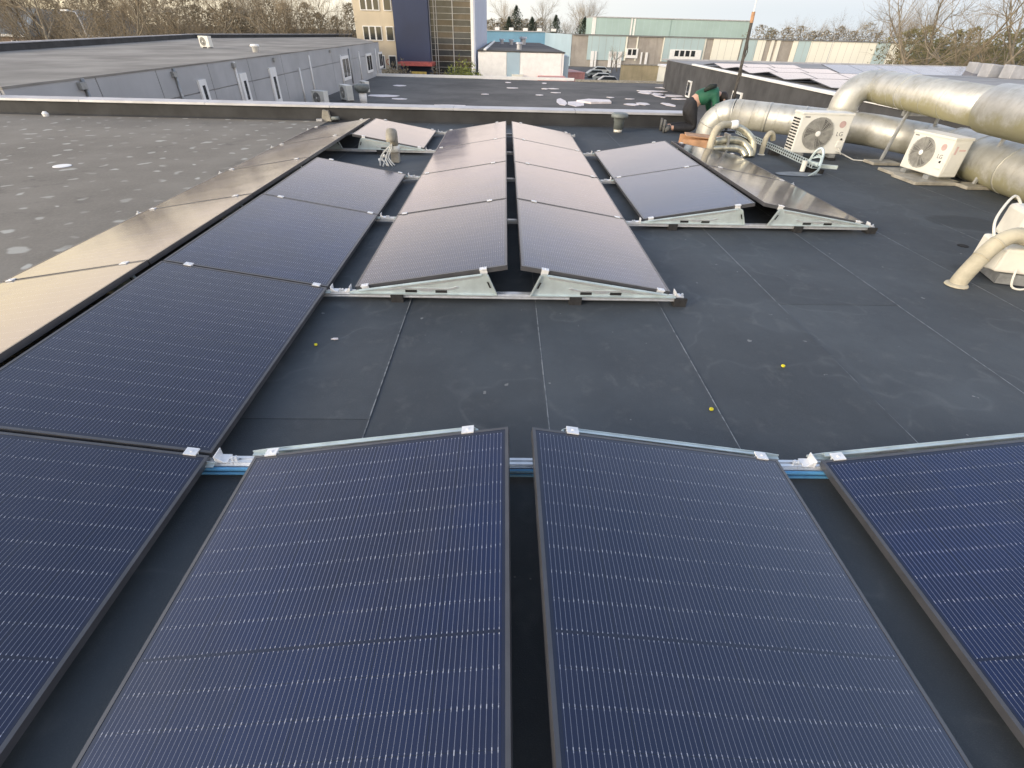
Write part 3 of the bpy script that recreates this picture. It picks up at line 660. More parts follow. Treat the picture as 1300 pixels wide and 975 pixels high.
# small things on the roof
for u_, v_, m_, s_, lb in ((903, 520, 'yellow', .011, 'tiny yellow plastic cap on roof beside a pale seam, nearer the panels'), (994, 465, 'yellow', .011, 'tiny yellow plastic cap on the open roof between two pale seams'), (401, 438, 'yellow', .010, 'tiny yellow plastic cap by the inner slope of the left rack')):
    p = atZ(u_, v_, .010); tag(MB().lathe([(s_, 0), (s_, .008), (s_*.5, .010), (s_*.45, .004)], 12, Matrix.Translation(p)).build('plastic_cap', M[m_]), lb, 'cap', 'yellow caps on the roof')
p = atZ(425, 431, .009)
tag(MB().prism([(-.022, -.006), (-.008, .007), (.02, .008), (.024, -.004), (.004, -.009)], 'z', .011, .018).build('paper_scrap', M['ply2']), 'small pale scrap of paper by the left rack', 'scrap').location = (p.x, p.y, 0)
p = atZ(79, 211, .0); tag(MB().lathe([(.11, .002), (.105, .008), (.09, .010)], 24, Matrix.Translation(p)).build('roof_disc', M['white']), 'flat white round disc lying on the spotted grey roof', 'disc')
p = atZ(62, 147, 0); tag(MB().lathe([(.05, .0), (.06, .05), (.03, .09)], 10, Matrix.Translation((p.x, 11.8, 0))).build('white_stub', M['white']), 'small white stub at the foot of the parapet on the spotted roof', 'stub')

# ------------------------------------------------------------------ person kneeling behind the duct elbow
def skin_fig(name, verts, edges, rad, m, parent, root=0, sub=2):
    me = bpy.data.meshes.new(name); me.from_pydata(verts, edges, []); me.update(); me.materials.append(m)
    o = bpy.data.objects.new(name, me); COL.objects.link(o); o.parent = parent
    sk = o.modifiers.new('skin', 'SKIN'); sk.use_smooth_shade = True
    for i, r in enumerate(rad): me.skin_vertices[0].data[i].radius = r if isinstance(r, tuple) else (r, r)
    for i in range(len(verts)): me.skin_vertices[0].data[i].use_root = (i == root)
    s = o.modifiers.new('subd', 'SUBSURF'); s.levels = sub; s.render_levels = sub
    return o
M['skin'] = mat('skin', (.55, .34, .25), .5, 0, .05, 5)
M['hair'] = mat('dark_hair', (.03, .022, .016), .6, 0, .3, 30, .5, 80)
M['jacket'] = mat('green_jacket', (.014, .105, .06), .7, 0, .25, 5, .4, 20)
M['jacket_d'] = mat('dark_panel_cloth', (.02, .028, .024), .8, 0, .3, 6, .4, 20)
M['trousers'] = mat('black_trousers', (.017, .017, .02), .8, 0, .35, 8, .5, 20)
M['shoe'] = mat('grey_work_shoe', (.12, .12, .115), .7, 0, .3, 10)
pe = thing('person', 'person in green jacket and black trousers kneeling bent over behind the duct elbow', 'person', (3.70, 11.50, 0))
# skeleton (local metres)
hip = (-.02, .02, .50); wst = (.14, .03, .62); chest = (.36, .05, .72); neckb = (.54, .06, .72)
head0 = (.62, .06, .68); headc = (.70, .06, .62)
bv = [hip, wst, chest, neckb, head0, headc, (.76, .06, .56)]; be = [(0, 1), (1, 2), (2, 3), (3, 4), (4, 5), (5, 6)]; brd = [(.13, .15), (.105, .145), (.11, .15), .065, .055, .09, .065]
def limb(pts, rads, at):
    pv = at
    for p, r in zip(pts, rads):
        bv.append(p); brd.append(r); be.append((pv, len(bv)-1)); pv = len(bv)-1
for s in (-1, 1):
    limb([(.02, .03+s*.11, .44), (.16, .03+s*.13, .12), (-.10, .03+s*.12, .085), (-.36, .03+s*.12, .10), (-.42, .03+s*.12, .04)], [.10, .07, .06, .045, .035], 0)
    limb([(.44, .05+s*.20, .70), (.52, .06+s*.24, .42), (.72, .06+s*.17, .24), (.78, .06+s*.15, .20)], [.06, .045, .036, .03], 2)
    w_ = len(bv)-1
body = skin_fig('body', bv, be, brd, M['skin'], pe)
hands = []
for s in (-1, 1):
    for f_ in range(5):
        y0 = .06+s*.15+(f_-2)*.018
        if f_ == 4: pts = [(.78, .06+s*.12, .20), (.80, .06+s*.09, .18), (.825, .06+s*.08, .165)]
        else: pts = [(.79, y0, .195), (.83+.006*(f_ % 3), y0, .18), (.855+.008*(f_ % 3), y0, .145)]
        MB().tube(pts, [.0095, .009, .007], 6).build('finger', M['skin'], body, True)
tv = [(-.02, .02, .48), (.15, .03, .615)]; te = [(0, 1)]; trd = [(.185, .20), (.145, .175)]
for s in (-1, 1):
    pv = 0
    for p, r in (((.02, .03+s*.11, .43), .125), ((.09, .03+s*.12, .27), .105), ((.165, .03+s*.13, .115), .09), ((-.02, .03+s*.125, .10), .085), ((-.30, .03+s*.12, .095), .065)):
        tv.append(p); trd.append(r); te.append((pv, len(tv)-1)); pv = len(tv)-1
skin_fig('trousers', tv, te, trd, M['trousers'], pe)
jv = [(.09, .035, .585), (.34, .05, .74), (.53, .06, .73)]; je = [(0, 1), (1, 2)]; jr = [(.17, .205), (.20, .235), (.11, .13)]
for s in (-1, 1):
    pv = 1
    for p, r in (((.43, .05+s*.20, .71), .085), ((.52, .06+s*.24, .43), .065), ((.69, .06+s*.18, .26), .05)):
        jv.append(p); jr.append(r); je.append((pv, len(jv)-1)); pv = len(jv)-1
jk = skin_fig('jacket', jv, je, jr, M['jacket'], pe, 1)
MB().tube([(.20, -.12, .77), (.30, -.14, .845), (.42, -.13, .86)], [.03, .05, .035], 10).build('dark_panel', M['jacket_d'], jk, True)
for s in (-1, 1):
    sh_ = MB().tube([(-.33, .03+s*.12, .11), (-.40, .03+s*.12, .08), (-.45, .03+s*.12, .03)], [.055, .06, .045], 10)
    sh_.box(-.475, -.445, .03+s*.12-.05, .03+s*.12+.05, .012, .24); sh_.build('shoe', M['shoe'], pe, True)
hm = MB().lathe([(.001, -.105), (.06, -.095), (.095, -.05), (.105, .0), (.095, .06), (.05, .10), (.001, .108)], 14, Matrix.Translation((.685, .06, .645)) @ Matrix.Rotation(R_(-40), 4, 'Y')); hm.build('hair', M['hair'], pe, True)
MB().lathe([(.02, 0), (.012, .025), (.002, .034)], 8, Matrix.Translation((.785, .06, .60)) @ Matrix.Rotation(R_(110), 4, 'Y')).build('nose', M['skin'], body, True)
for s in (-1, 1): MB().lathe([(.022, -.008), (.026, 0), (.02, .01)], 8, Matrix.Translation((.68, .06+s*.10, .61)) @ Matrix.Rotation(R_(90), 4, 'X')).build('ear', M['skin'], body, True)

# ------------------------------------------------------------------ grey building on the left
WA = Vector((-11.1, 12.6, 0)); WB = Vector((-12.3, 57.0, 0)); WT = .40
wd = (WB-WA).normalized(); wn = Vector((wd.y, -wd.x, 0)); wlen = (WB-WA).length
def wall_hit(u, v):
    d = ray(u, v); t_ = (WA-CAM).dot(wn)/d.dot(wn); p = CAM+d*t_; return (p-WA).dot(wd), p.z
gb = thing('grey_building', 'long low grey clad building with downpipes and a flat roof beyond the parapet', 'building', (WA.x, WA.y, GZ))
gb.rotation_euler = (0, -.0037, math.atan2(wd.y, wd.x))      # local x along the wall, local -y outward
gi = Matrix.Rotation(-math.atan2(wd.y, wd.x), 4, 'Z')
def gl(x, y): p = gi @ Vector((x-WA.x, y-WA.y, 0)); return (p.x, p.y)
poly = [(0, .02), (wlen, .02), gl(-20.4, 79), gl(-28.6, 55), gl(-22.6, 26.4), gl(-20, 12.6)]
MB().prism(poly[::-1], 'z', 0, WT-GZ-.02).build('wall', M['grey_clad'], gb)
MB().prism([(p[0]*.999, p[1]+.12) for p in poly][::-1], 'z', WT-GZ-.019, WT-GZ+.0).build('roof', M['greyroof'], gb)
for a_, b_ in ((2, 3), (3, 4), (4, 5)):
    p, q = Vector((*poly[a_], 0)), Vector((*poly[b_], 0)); d_ = (q-p).normalized(); n_ = Vector((-d_.y, d_.x, 0))*.12; h_ = WT-GZ
    m_ = MB().prism([tuple((p-n_)[:2]), tuple((q-n_)[:2]), tuple((q+n_)[:2]), tuple((p+n_)[:2])], 'z', h_-.05, h_+.28)
    m_.build('roof_edge', M['parapet'], gb)
    MB().prism([tuple((p-n_*1.3)[:2]), tuple((q-n_*1.3)[:2]), tuple((q+n_*1.3)[:2]), tuple((p+n_*1.3)[:2])], 'z', h_+.281, h_+.33).build('edge_trim', M['coping'], gb)
# cladding panels
edges_ = [0, 3.1, 6.0, 9.5, 13.2, 17.4, 22, 27, 33, 38.6, wlen]
for a_, b_ in zip(edges_[:-1], edges_[1:]):
    for z0, z1 in ((LZ-GZ-.3, LZ-GZ+1.55), (LZ-GZ+1.58, WT-GZ-.005)):
        MB().box(a_+.02, b_-.02, -.05, .015, z0, z1).build('cladding_panel', M['grey_clad'], gb)
MB().box(0, wlen, -.07, .10, WT-GZ-.004, WT-GZ+.04).build('edge_trim', M['greyroof'], gb)
def gwin(u0, v0, u1, v1, narrow):
    s0, za = wall_hit(u0, v0); s1, zb = wall_hit(u1, v1); z0, z1 = min(za, zb)-GZ, max(za, zb)-GZ; z0 = max(z0, LZ-GZ+.15); s0, s1 = min(s0, s1), max(s0, s1)
    f = MB().box(s0, s1, -.12, -.051, z0, z1).build('window', M['white'], gb)
    w = s1-s0; h = z1-z0
    if narrow: MB().box(s0+w*.32, s1-w*.32, -.128, -.121, z0+h*.12, z1-h*.25).build('pane', M['glassd'], f)
    else:
        for i in range(2): MB().box(s0+w*(.10+.43*i), s0+w*(.47+.43*i), -.128, -.121, z0+h*.14, z1-h*.12).build('pane', M['glassd'], f)
t = NT('dark_glass'); t.set(col=(.03, .035, .04), rough=.08, spec=.7); M['glassd'] = t.m
gwin(248, 103, 266, 130, True); gwin(301, 95, 319, 131, True); gwin(339, 88, 357, 131, True)
gwin(431, 74, 445, 102, False); gwin(463, 71, 473, 93, False); gwin(479, 69, 486, 88, False)
for u_, v0, v1, m_ in ((100, 100, 130, 'steel'), (217, 88, 128, 'steel'), (294, 80, 128, 'white'), (378, 88, 128, 'white'), (390, 72, 126, 'white'), (430, 72, 118, 'white'), (454, 68, 108, 'white'), (475, 64, 104, 'white'), (441, 64, 104, 'steel')):
    s0, z1 = wall_hit(u_, v0); z0 = LZ+.02
    MB().tube([(s0, -.09, z0-GZ), (s0, -.09, z1-GZ)], .05, 8).build('downpipe', M[m_], gb, True)
for u_, v_ in ((97, 101), (216, 89), (293, 79), (345, 73), (417, 64)):
    s0, z1 = wall_hit(u_, v_); MB().box(s0-.12, s0+.10, -.16, -.052, z1-GZ-.22, z1-GZ-.06).build('gutter_box', M['steel'], gb)
# things on its roof
def roof_ac(u, v, Z, label, k=1, rz=-.6, group=None):
    p = atZ(u, v, Z); e = ac_unit(label, (p.x, p.y, Z+.06), rz, .85*k, .62*k, .32*k, True, 0, False); 
    if group: e['group'] = group
    return e
roof_ac(255, 61, WT+.08, 'white fan unit standing alone on the grey building roof', .85, -.35)
p = atZ(325, 66, WT+.08); tag(MB().lathe([(.16, 0), (.16, .25), (.24, .26), (.2, .36)], 12, Matrix.Translation((p.x, p.y, WT+.06))).build('roof_vent', M['white'], None, True), 'small white mushroom vent on the grey building roof', 'vent')
roof_ac(433, 127, LZ, 'pale fan unit on the lower roof under the wide window', 1.25, -.9, 'units by the grey building')
roof_ac(458, 117, LZ, 'smaller pale fan unit on the lower roof near the far corner', 1.0, -.9, 'units by the grey building')
roof_ac(398, 134, LZ, 'low white unit just showing above the parapet coping', 1.1, -.5, 'units by the grey building')
p = atZ(462, 131, LZ)
rvn = thing('roof_ventilator', 'dark capped roof ventilator with white shaft on the lower roof', 'ventilator', (p.x, p.y, LZ))
MB().lathe([(.22, 0), (.22, .55)], 16).build('shaft', M['white'], rvn, True); MB().lathe([(.30, .56), (.45, .75), (.45, .95), (.2, 1.0)], 16).build('cap', M['greypipe'], rvn, True)
# pale boards scattered on lower roof
rb = random.Random(8)
bl_ = [(691, 106, .5, 1.3), (692, 113, .6, .8), (702, 113, .9, .8), (706, 118, .8, .5), (685, 121, .6, .6), (713, 130, .7, 3.6), (732, 132, 1.2, 3.0), (756, 130, 2.6, 2.0), (802, 133, .9, 1.2), (815, 132, .9, 1.4), (819, 118, 1.0, 2.0), (828, 116, 2.5, 1.0), (836, 121, .9, 3.4), (848, 133, .6, 2.0), (853, 122, 1.8, 1.5), (846, 112, 1.6, 1.0), (650, 112, .9, .7), (616, 120, .5, .5), (645, 105, .6, 1.0), (507, 109, 1.1, 1.1), (507, 126, 1.0, .7), (862, 126, 1.2, .9), (775, 124, .5, .5), (800, 126, .6, .4), (487, 122, 2.0, 1.2), (574, 134, 1.9, .3)]
for i, (u_, v_, a_, b_) in enumerate(bl_):
    p = atZ(u_, v_, LZ); n = rb.randint(5, 7)
    pts = [(a_/2*math.cos(q*2*math.pi/n+.5)*rb.uniform(.85, 1.25), b_/2*math.sin(q*2*math.pi/n+.5)*rb.uniform(.85, 1.25)) for q in range(n)]
    o = MB().prism(pts, 'z', .01, .03 if i != 7 else .12).build('pale_sheet', M['ply2']); o.location = (p.x, p.y, LZ); o.rotation_euler = (0, 0, rb.uniform(-.2, .2))
    tag(o, 'flat pale sheet lying on the dark lower roof beyond the parapet' if i != 7 else 'largest pale sheet on the lower roof, thick edged, behind the vent pipe', 'sheet', 'pale sheets on the lower roof' if i != 7 else None)

# ------------------------------------------------------------------ building on the right with bitumen wall
rbld = thing('bitumen_building', 'flat roofed building with black bitumen wall and white edge behind the ducts', 'building', (13.2, 41, GZ))
ra_ = math.atan2(-29-17, -1.6-1.0)                         # along the wall from the far corner towards us
rbld.rotation_euler = (0, 0, 0)
wallp = [(0, 0), (-2.5, -46), (34, -46), (34, 11), (0.4, 8)]
MB().prism(wallp, 'z', 0, -GZ-.02).build('wall', M['wallfelt'], rbld)
MB().prism([(p[0]+.1 if p[0] < 20 else p[0], p[1]) for p in wallp], 'z', -GZ-.019, -GZ-.005).build('roof', M['greyroof_r'], rbld)
for i in range(9):
    f0, f1_ = i/9, (i+1)/9
    a_ = Vector((-2.5*f0, -46*f0, 0)); b_ = Vector((-2.5*f1_, -46*f1_, 0)); 
    MB().prism([(a_.x-.06, a_.y-.02), (b_.x-.06, b_.y+.02), (b_.x+.16, b_.y+.02), (a_.x+.16, a_.y-.02)], 'z', -GZ-.004, -GZ+.09).build('edge_trim', M['white'], rbld)
MB().box(.0, 34, 7.9, 8.1, -GZ-.004, -GZ+.09).build('edge_trim', M['coping'], rbld)
for u_, v_, w_, h_ in ((875, 113, .9, 1.0), (936, 124, 1.4, .55)):
    # small windows in the wall face
    d = ray(u_, v_); n_ = Vector((46, -2.5, 0)).normalized(); tt_ = (Vector((13.2, 41, 0))-CAM).dot(n_)/d.dot(n_); p = CAM+d*tt_
    f = MB().box(-w_/2, w_/2, -.06, .06, -h_/2, h_/2); wo = f.build('window', M['white'], rbld); wo.location = (p.x-13.2-.03, p.y-41, p.z-GZ); wo.rotation_euler = (0, 0, math.atan2(46, 2.5))
    MB().box(-w_/2+.1, w_/2-.1, .061, .07, -h_/2+.1, h_/2-.08).build('pane', M['glassd'], wo)
for i, (gx, gy) in enumerate([(cx, cy) for cy in range(9) for cx in range(3)]):
    e = thing('solar_panel', 'pale solar panel in the flat array on the bitumen building roof', 'solar panel', (14.2+gx*1.85+gy*.06, 22+gy*2.2+gx*.1, .16), math.pi/2-.05, 'solar panels on the bitumen building')
    e.rotation_euler = (R_(5 if gy % 2 else -5), 0, math.pi/2-.05 if False else -.05)
    link('frame', frame_me, e, sc=(1.55, 1.2, 1)); link('glass', glass_me, e, sc=(1.55, 1.2, 1))
for i in range(8):
    e = thing('solar_panel', 'pale tilted panel of the far row on the bitumen building roof', 'solar panel', (21.5+i*1.9, 36.5+.25*i, .18), -.03, 'far panel row on the bitumen building')
    e.rotation_euler = (R_(9), 0, .05); link('frame', frame_me, e, sc=(1.6, 1.4, 1)); link('glass', glass_me, e, sc=(1.6, 1.4, 1))
for u_, v_, s_ in ((1237, 92, .9), (1262, 95, 1.6), (1290, 97, 1.6)):
    p = atZ(u_, v_+3, 0); e = MB().prism([(-s_/2, 0), (s_/2, 0), (s_/2*.9, .55), (-s_/2, .7)], 'y', -.4, .4).build('roof_cabinet', M['coping'], None, bevel=.03); e.location = (p.x, p.y, -.004)
    tag(e, 'pale grey cabinet on the bitumen building roof before the bare trees', 'cabinet', 'cabinets on the right roof')

# ------------------------------------------------------------------ office tower
M['cream'] = mat('cream_render', (.62, .54, .40), .8, 0, .10, .2, streak=.2)
M['navy'] = mat('navy_panel', (.022, .036, .088), .5, 0, .15, .2, streak=.2)
M['lilac'] = mat('pale_blue_render', (.50, .54, .64), .7, 0, .06, .3)
M['redpaint'] = mat('red_paint', (.42, .10, .09), .5)
TY = 80.
tw = thing('office_tower', 'tall office block with navy slab, glazed stair front and cream wings', 'office block', (-12, TY, GZ))
def tx(u, v=40): return atY(u, v, TY).x+12
H = 13.6
MB().box(tx(452), tx(505), 0, 14, 0, H).build('cream_wing', M['cream'], tw)
ledge = [(-2.9, -1.3), (.3, 1.9), (3.5, 5.1)]
for z0, z1 in ledge:
    z0 -= GZ; z1 -= GZ
    for u0, u1, n_ in ((461, 485, 3), (490, 500, 1)):
        x0, x1 = tx(u0), tx(u1); wo = MB().box(x0, x1, -.10, -.002, z0, z1).build('window', M['white'], tw)
        for i in range(n_):
            w_ = (x1-x0)/n_; MB().box(x0+w_*i+.10, x0+w_*(i+1)-.10, -.115, -.101, z0+.1, z1-.1).build('pane', M['glassd'], wo)
text_part('OSLY', .95, M['redpaint'], tw, (tx(499, 73), -.04, -1.75-GZ-.35), (math.pi/2, 0, 0), sx=.9)
MB().box(tx(503), tx(546), -1.2, 12, 0, H+3).build('navy_slab', M['navy'], tw)
gx0, gx1 = tx(546), tx(598)
MB().box(gx0, gx1+.1, .3, 14, 0, H).build('stair_core', M['curt'] if 'curt' in M else M['glassd'], tw)
rg = random.Random(4)
M['pane_a'] = mat('pane_brown', (.09, .075, .06), .15, 0, .4, .4); M['pane_b'] = mat('pane_grey', (.05, .055, .06), .12, 0, .4, .4)
zs = [GZ+2.0+i*.62 for i in range(0, 18)]
for i in range(18):
    z0 = i*.66+1.2
    for a_, b_ in ((0, .16), (.16, .55), (.55, 1.0)):
        x0 = gx0+(gx1-gx0)*a_; x1 = gx0+(gx1-gx0)*b_
        MB().box(x0+.05, x1-.05, .22, .298, z0+.06, z0+.62).build('pane', M['pane_a'] if rg.random() < .45 else M['pane_b'], tw)
    MB().box(gx0, gx1, .12, .21, z0-.02, z0+.035).build('transom', M['steel'], tw)
for a_ in (.0, .10, .16, .55): x0 = gx0+(gx1-gx0)*a_; MB().box(x0, x0+.09, .06, .119, 1, H).build('mullion', M['coping'], tw)
MB().box(tx(598), tx(601.5), -.5, 14, 0, H+1).build('edge_fin', M['white'], tw)
MB().box(tx(601.5), tx(601.5)+.2, -.48, 50, 0, H).build('side_wall', M['lilac'], tw)
MB().box(tx(508), tx(551), -4.0, -.5, -2.25-GZ, -1.85-GZ).build('entrance_canopy', M['redpaint'], tw)
MB().box(tx(515), tx(545), -.9, -.6, 0, -2.3-GZ).build('entrance_glazing', M['glassd'], tw)
# yellow notice
M['signy'] = mat('yellow_sign', (.55, .40, .10), .6)
sg = thing('notice_board', 'tan notice board with dark lettering before the tower entrance', 'sign', (atY(532, 92, 70).x, 70, GZ))
MB().box(-.9, .9, -.05, .05, 1.4, 3.2).build('board', M['signy'], sg); MB().box(-.8, -.7, -.03, .03, 0, 1.4).build('post', M['steel'], sg); MB().box(.7, .8, -.03, .03, 0, 1.4).build('post', M['steel'], sg)
text_part('OSLO', .6, M['ink'], sg, (0, -.06, 2.75), (math.pi/2, 0, 0)); text_part('27', .6, M['ink'], sg, (0, -.06, 1.95), (math.pi/2, 0, 0))
# hedge plants
M['leafg'] = mat('willow_green', (.22, .24, .05), .7, 0, .4, .8)
M['leafb'] = mat('brown_twigs', (.25, .205, .13), .8, 0, .4, .8)
def bush(name, p, rx, rz_, m, label, n=900, seed=1, cat='bush', leaf=.14):
    r = random.Random(seed); e = thing(name, label, cat, p)
    mb_ = MB()
    for i in range(n):
        th = r.uniform(0, 6.283); q = r.random()**.45; ph = r.uniform(0, 1)
        c = Vector((rx*q*math.cos(th)*(1-.35*ph), rx*.7*q*math.sin(th)*(1-.35*ph), rz_*(ph**.8)*(.75+.4*r.random())*(1-.35*q*q)))
        a_ = Vector((r.uniform(-1, 1), r.uniform(-1, 1), r.uniform(-.3, 1.6))).normalized()*leaf*r.uniform(.6, 1.5); b_ = a_.orthogonal().normalized()*leaf*.35
        mb_.poly([c-b_, c+a_*.5-b_*.2+b_, c+a_, c+b_], [(0, 1, 2, 3)])
    mb_.build('foliage', m, e)
    MB().tube([(0, 0, 0), (0, .05, rz_*.5)], [.09, .04], 6).build('stem', M['bark'], e)
    return e
M['bark'] = mat('grey_brown_bark', (.13, .105, .075), .9, 0, .3, 2)
M['bark_w'] = mat('pale_bark', (.24, .205, .15), .9, 0, .3, 2)
M['twig'] = mat('brown_twig', (.25, .205, .14), .9, 0, .3, 1)
p = atY(588, 96, 64); bush('willow_shrub', (p.x, 64, GZ), 3.2, 4.6, M['leafg'], 'yellow green shrub between tower stair and white building', 2200, 3, leaf=.35)
p = atY(505, 96, 66); bush('bare_shrub', (p.x, 66, GZ), 3.0, 4.2, M['leafb'], 'brown leafless shrub at the foot of the cream wing', 1400, 5, leaf=.3)
p = atY(555, 96, 67); bush('bare_shrub', (p.x, 67, GZ), 2.2, 3.7, M['leafb'], 'brown leafless shrub between red canopy and green shrub', 1000, 6, leaf=.3)

# ------------------------------------------------------------------ white building, blue and teal halls
M['blue'] = mat('blue_cladding', (.16, .33, .47), .6, 0, .08, .2); M['lblue'] = mat('light_blue_cladding', (.37, .49, .57), .6, 0, .08, .1)
M['teal'] = mat('teal_cladding', (.43, .55, .56), .6, 0, .07, .1); M['green'] = mat('sea_green_cladding', (.38, .51, .49), .6, 0, .07, .1)
M['creamw'] = mat('ivory_cladding', (.82, .81, .70), .6, 0, .05, .1); M['taupe'] = mat('taupe_cladding', (.37, .34, .30), .75, 0, .15, .3, streak=.5)
M['darkroof'] = mat('dark_hall_roof', (.07, .07, .068), .85, 0, .4, .15)
M['terracotta'] = mat('faded_red_steel', (.56, .27, .24), .6, 0, .2, .4)
WY = 70.
wb_ = thing('white_building', 'low white building with blue wall panel and dark flat roof', 'building', (2, WY, GZ))
def wx(u): return atY(u, 75, WY).x-2
zt = -.30-GZ
MB().box(wx(607), wx(716), .02, 62, 0, zt-.02).build('wall', M['white'], wb_)
MB().prism([(wx(607)-.1, -.1), (wx(716)+.1, -.1), (wx(716)+.6, 62), (wx(607)+.1, 62)], 'z', zt-.018, zt+.10).build('roof', M['darkroof'], wb_)
for u0, u1, m_ in ((614, 643, 'white'), (643.5, 660, 'lblue'), (660.5, 713, 'white')): MB().box(wx(u0)+.02, wx(u1)-.02, -.06, .015, 2.8 if m_ == 'lblue' else 1.4, zt-.03).build('wall_panel', M[m_], wb_)
MB().box(wx(614), wx(614)+.3, -.2, 62, zt+.101, zt+.25).build('roof_kerb', M['white'], wb_)
MB().box(wx(650), wx(664), -1.2, -.1, 0, 3.2).build('porch', M['creamw'], wb_)
MB().box(wx(713.5), wx(723), .5, 20, 0, zt-.3).build('blue_annex', M['lblue'], wb_)
for i, (u_, v_, s_) in enumerate(((637, 56, .8), (649, 57, .8), (664, 57, 1.2), (659, 63, .8))):
    p = atZ(u_, v_, -.2); tag(MB().lathe([(s_*.4, 0), (s_*.4, s_*.7), (s_*.6, s_*.75), (s_*.5, s_)], 10, Matrix.Translation((p.x, min(p.y, 128), -.2))).build('roof_vent', M['coping']), 'small pale vent on the dark roof of the white building', 'vent', 'vents on the white building')
# blue hall
bh = thing('blue_hall', 'blue clad hall wall behind the white building', 'hall', (6, 186, GZ))
x0, x1 = atY(616, 45, 186).x-6, atY(692, 45, 186).x-6
MB().box(x0, x1, 0, 30, 0, 1.75-GZ).build('wall', M['blue'], bh); MB().box(x0-.2, x1, -.3, 30, 1.752-GZ, 2.0-GZ).build('roof_edge', M['coping'], bh)
for i in range(5): MB().box(x0+3+i*4.4, x0+4.4+i*4.4, -.05, 1.5, 2.01-GZ, 2.7-GZ).build('roof_light', M['white'], bh)
# teal hall
HY = 160.
th_ = thing('striped_hall', 'very long warehouse with teal, ivory and taupe vertical cladding bands', 'warehouse', (60, HY, GZ))
def hx(u): return atY(u, 47+.026*(u-700), HY).x-60
HT = 1.45
MB().box(hx(726), hx(1162), .1, 30, 0, HT-GZ-.03).build('wall', M['taupe'], th_)
MB().box(hx(726), hx(1162), -.25, 30, HT-GZ-.028, HT-GZ+.12).build('roof_edge', M['darkroof'], th_)
def cband(u0, u1, m_, z0=.0, z1=HT-GZ-.04, d=.0): MB().box(hx(u0), hx(u1), -.12-d, .095, z0, z1).build('cladding_band', M[m_], th_)
for u0, u1, m_ in ((747, 794.5, 'teal'), (795, 797, 'creamw'), (809, 810.5, 'creamw'), (842.5, 844, 'creamw'), (844.3, 895, 'teal'), (895.3, 897, 'creamw'), (906, 941, 'creamw'), (943, 961, 'teal'), (961.5, 972, 'creamw'), (979, 983, 'creamw'), (986, 991, 'creamw'), (1007, 1013, 'creamw'), (1013.4, 1029, 'teal'), (1029.4, 1113, 'creamw'), (1113.4, 1130, 'teal'), (1130.4, 1147, 'creamw'), (1147.4, 1162, 'teal')): cband(u0, u1, m_, 1.6 if u0 < 897 else 0)
MB().poly([(hx(726), 0, 0), (x1+6-60, 26, 0), (x1+6-60, 26, HT-GZ+.2), (hx(726), 0, HT-GZ)], [(0, 1, 2, 3)]).build('side_wall', M['lblue'], th_)
for u0, u1 in ((752, 756), (757, 759.5), (775, 779), (781, 785), (787, 792), (797, 812), (816, 818), (822, 825), (853, 893)):
    MB().box(hx(u0), hx(u1), -.35, -.13, 0 if u1-u0 < 12 else 2.2, 3.6 if u1-u0 < 12 else 4.4).build('dock_door', M['white'], th_)
for u0, u1 in ((799, 803.5), (805, 809.5), (859, 864), (866, 871), (873, 878), (880, 885)): MB().box(hx(u0), hx(u1), -.42, -.36, 2.9, 4.2).build('window', M['glassd'], th_)
for u_ in range(752, 1160, 9):
    MB().box(hx(u_), hx(u_)+.05, -.135, -.121, 1.7 if u_ < 897 else .05, HT-GZ-.06).build('cladding_joint', M['taupe'], th_)
MB().box(hx(726), hx(1162), -.30, -.255, HT-GZ-.12, HT-GZ+.02).build('gutter', M['steel'], th_)
# green hall further back
gh = thing('green_hall', 'sea green hall rising behind the striped warehouse', 'hall', (62, 222, GZ))
gx = lambda u: atY(u, 40, 222).x-62
MB().box(gx(751), gx(952), .1, 40, 0, 6.6-GZ).build('wall', M['green'], gh)
for u0, u1 in ((756, 799), (806, 850), (851, 951)): MB().box(gx(u0), gx(u1), -.1, .095, 0, 6.5-GZ).build('cladding_panel', M['green'], gh)
for u_ in range(760, 950, 8): MB().box(gx(u_), gx(u_)+.12, -.115, -.101, .1, 6.4-GZ).build('cladding_joint', M['teal'], gh)
for u0, u1 in ((751, 755.5), (799.5, 801.5), (803.5, 805.5)): MB().box(gx(u0), gx(u1), -.15, .09, 0, 6.6-GZ).build('white_strip', M['white'], gh)
MB().box(gx(751), gx(952), -.3, 40, 6.602-GZ, 6.9-GZ).build('roof_edge', M['coping'], gh)
# yard wall, small office, containers, cars
M['yard'] = mat('ochre_wall', (.50, .42, .26), .85, 0, .15, .3, streak=.5)
yw = thing('yard_wall', 'long stained ochre yard wall before the striped warehouse', 'wall', (atY(828, 95, 112).x, 112, GZ))
yl = atY(868, 95, 112).x-atY(787, 95, 112).x
MB().box(-yl/2, yl/2+3, 0, .4, 0, 2.6).build('wall', M['yard'], yw); MB().box(-yl/2-.1, yl/2+3, -.1, .5, 2.602, 2.8).build('wall_cap', M['stone'], yw)
so = thing('gatehouse', 'small ivory gatehouse with a dark window strip near the bitumen wall', 'building', (atY(858, 95, 92).x, 92, GZ))
MB().box(-1.9, 2.6, 0, 4, 0, 3.3).build('wall', M['creamw'], so); MB().box(-2.1, 2.8, -.2, 4.2, 3.302, 3.55).build('roof', M['white'], so)
for i in range(4): MB().box(-1.5+i*.95, -.75+i*.95, -.08, -.002, .95, 1.7).build('window', M['glassd'], so)
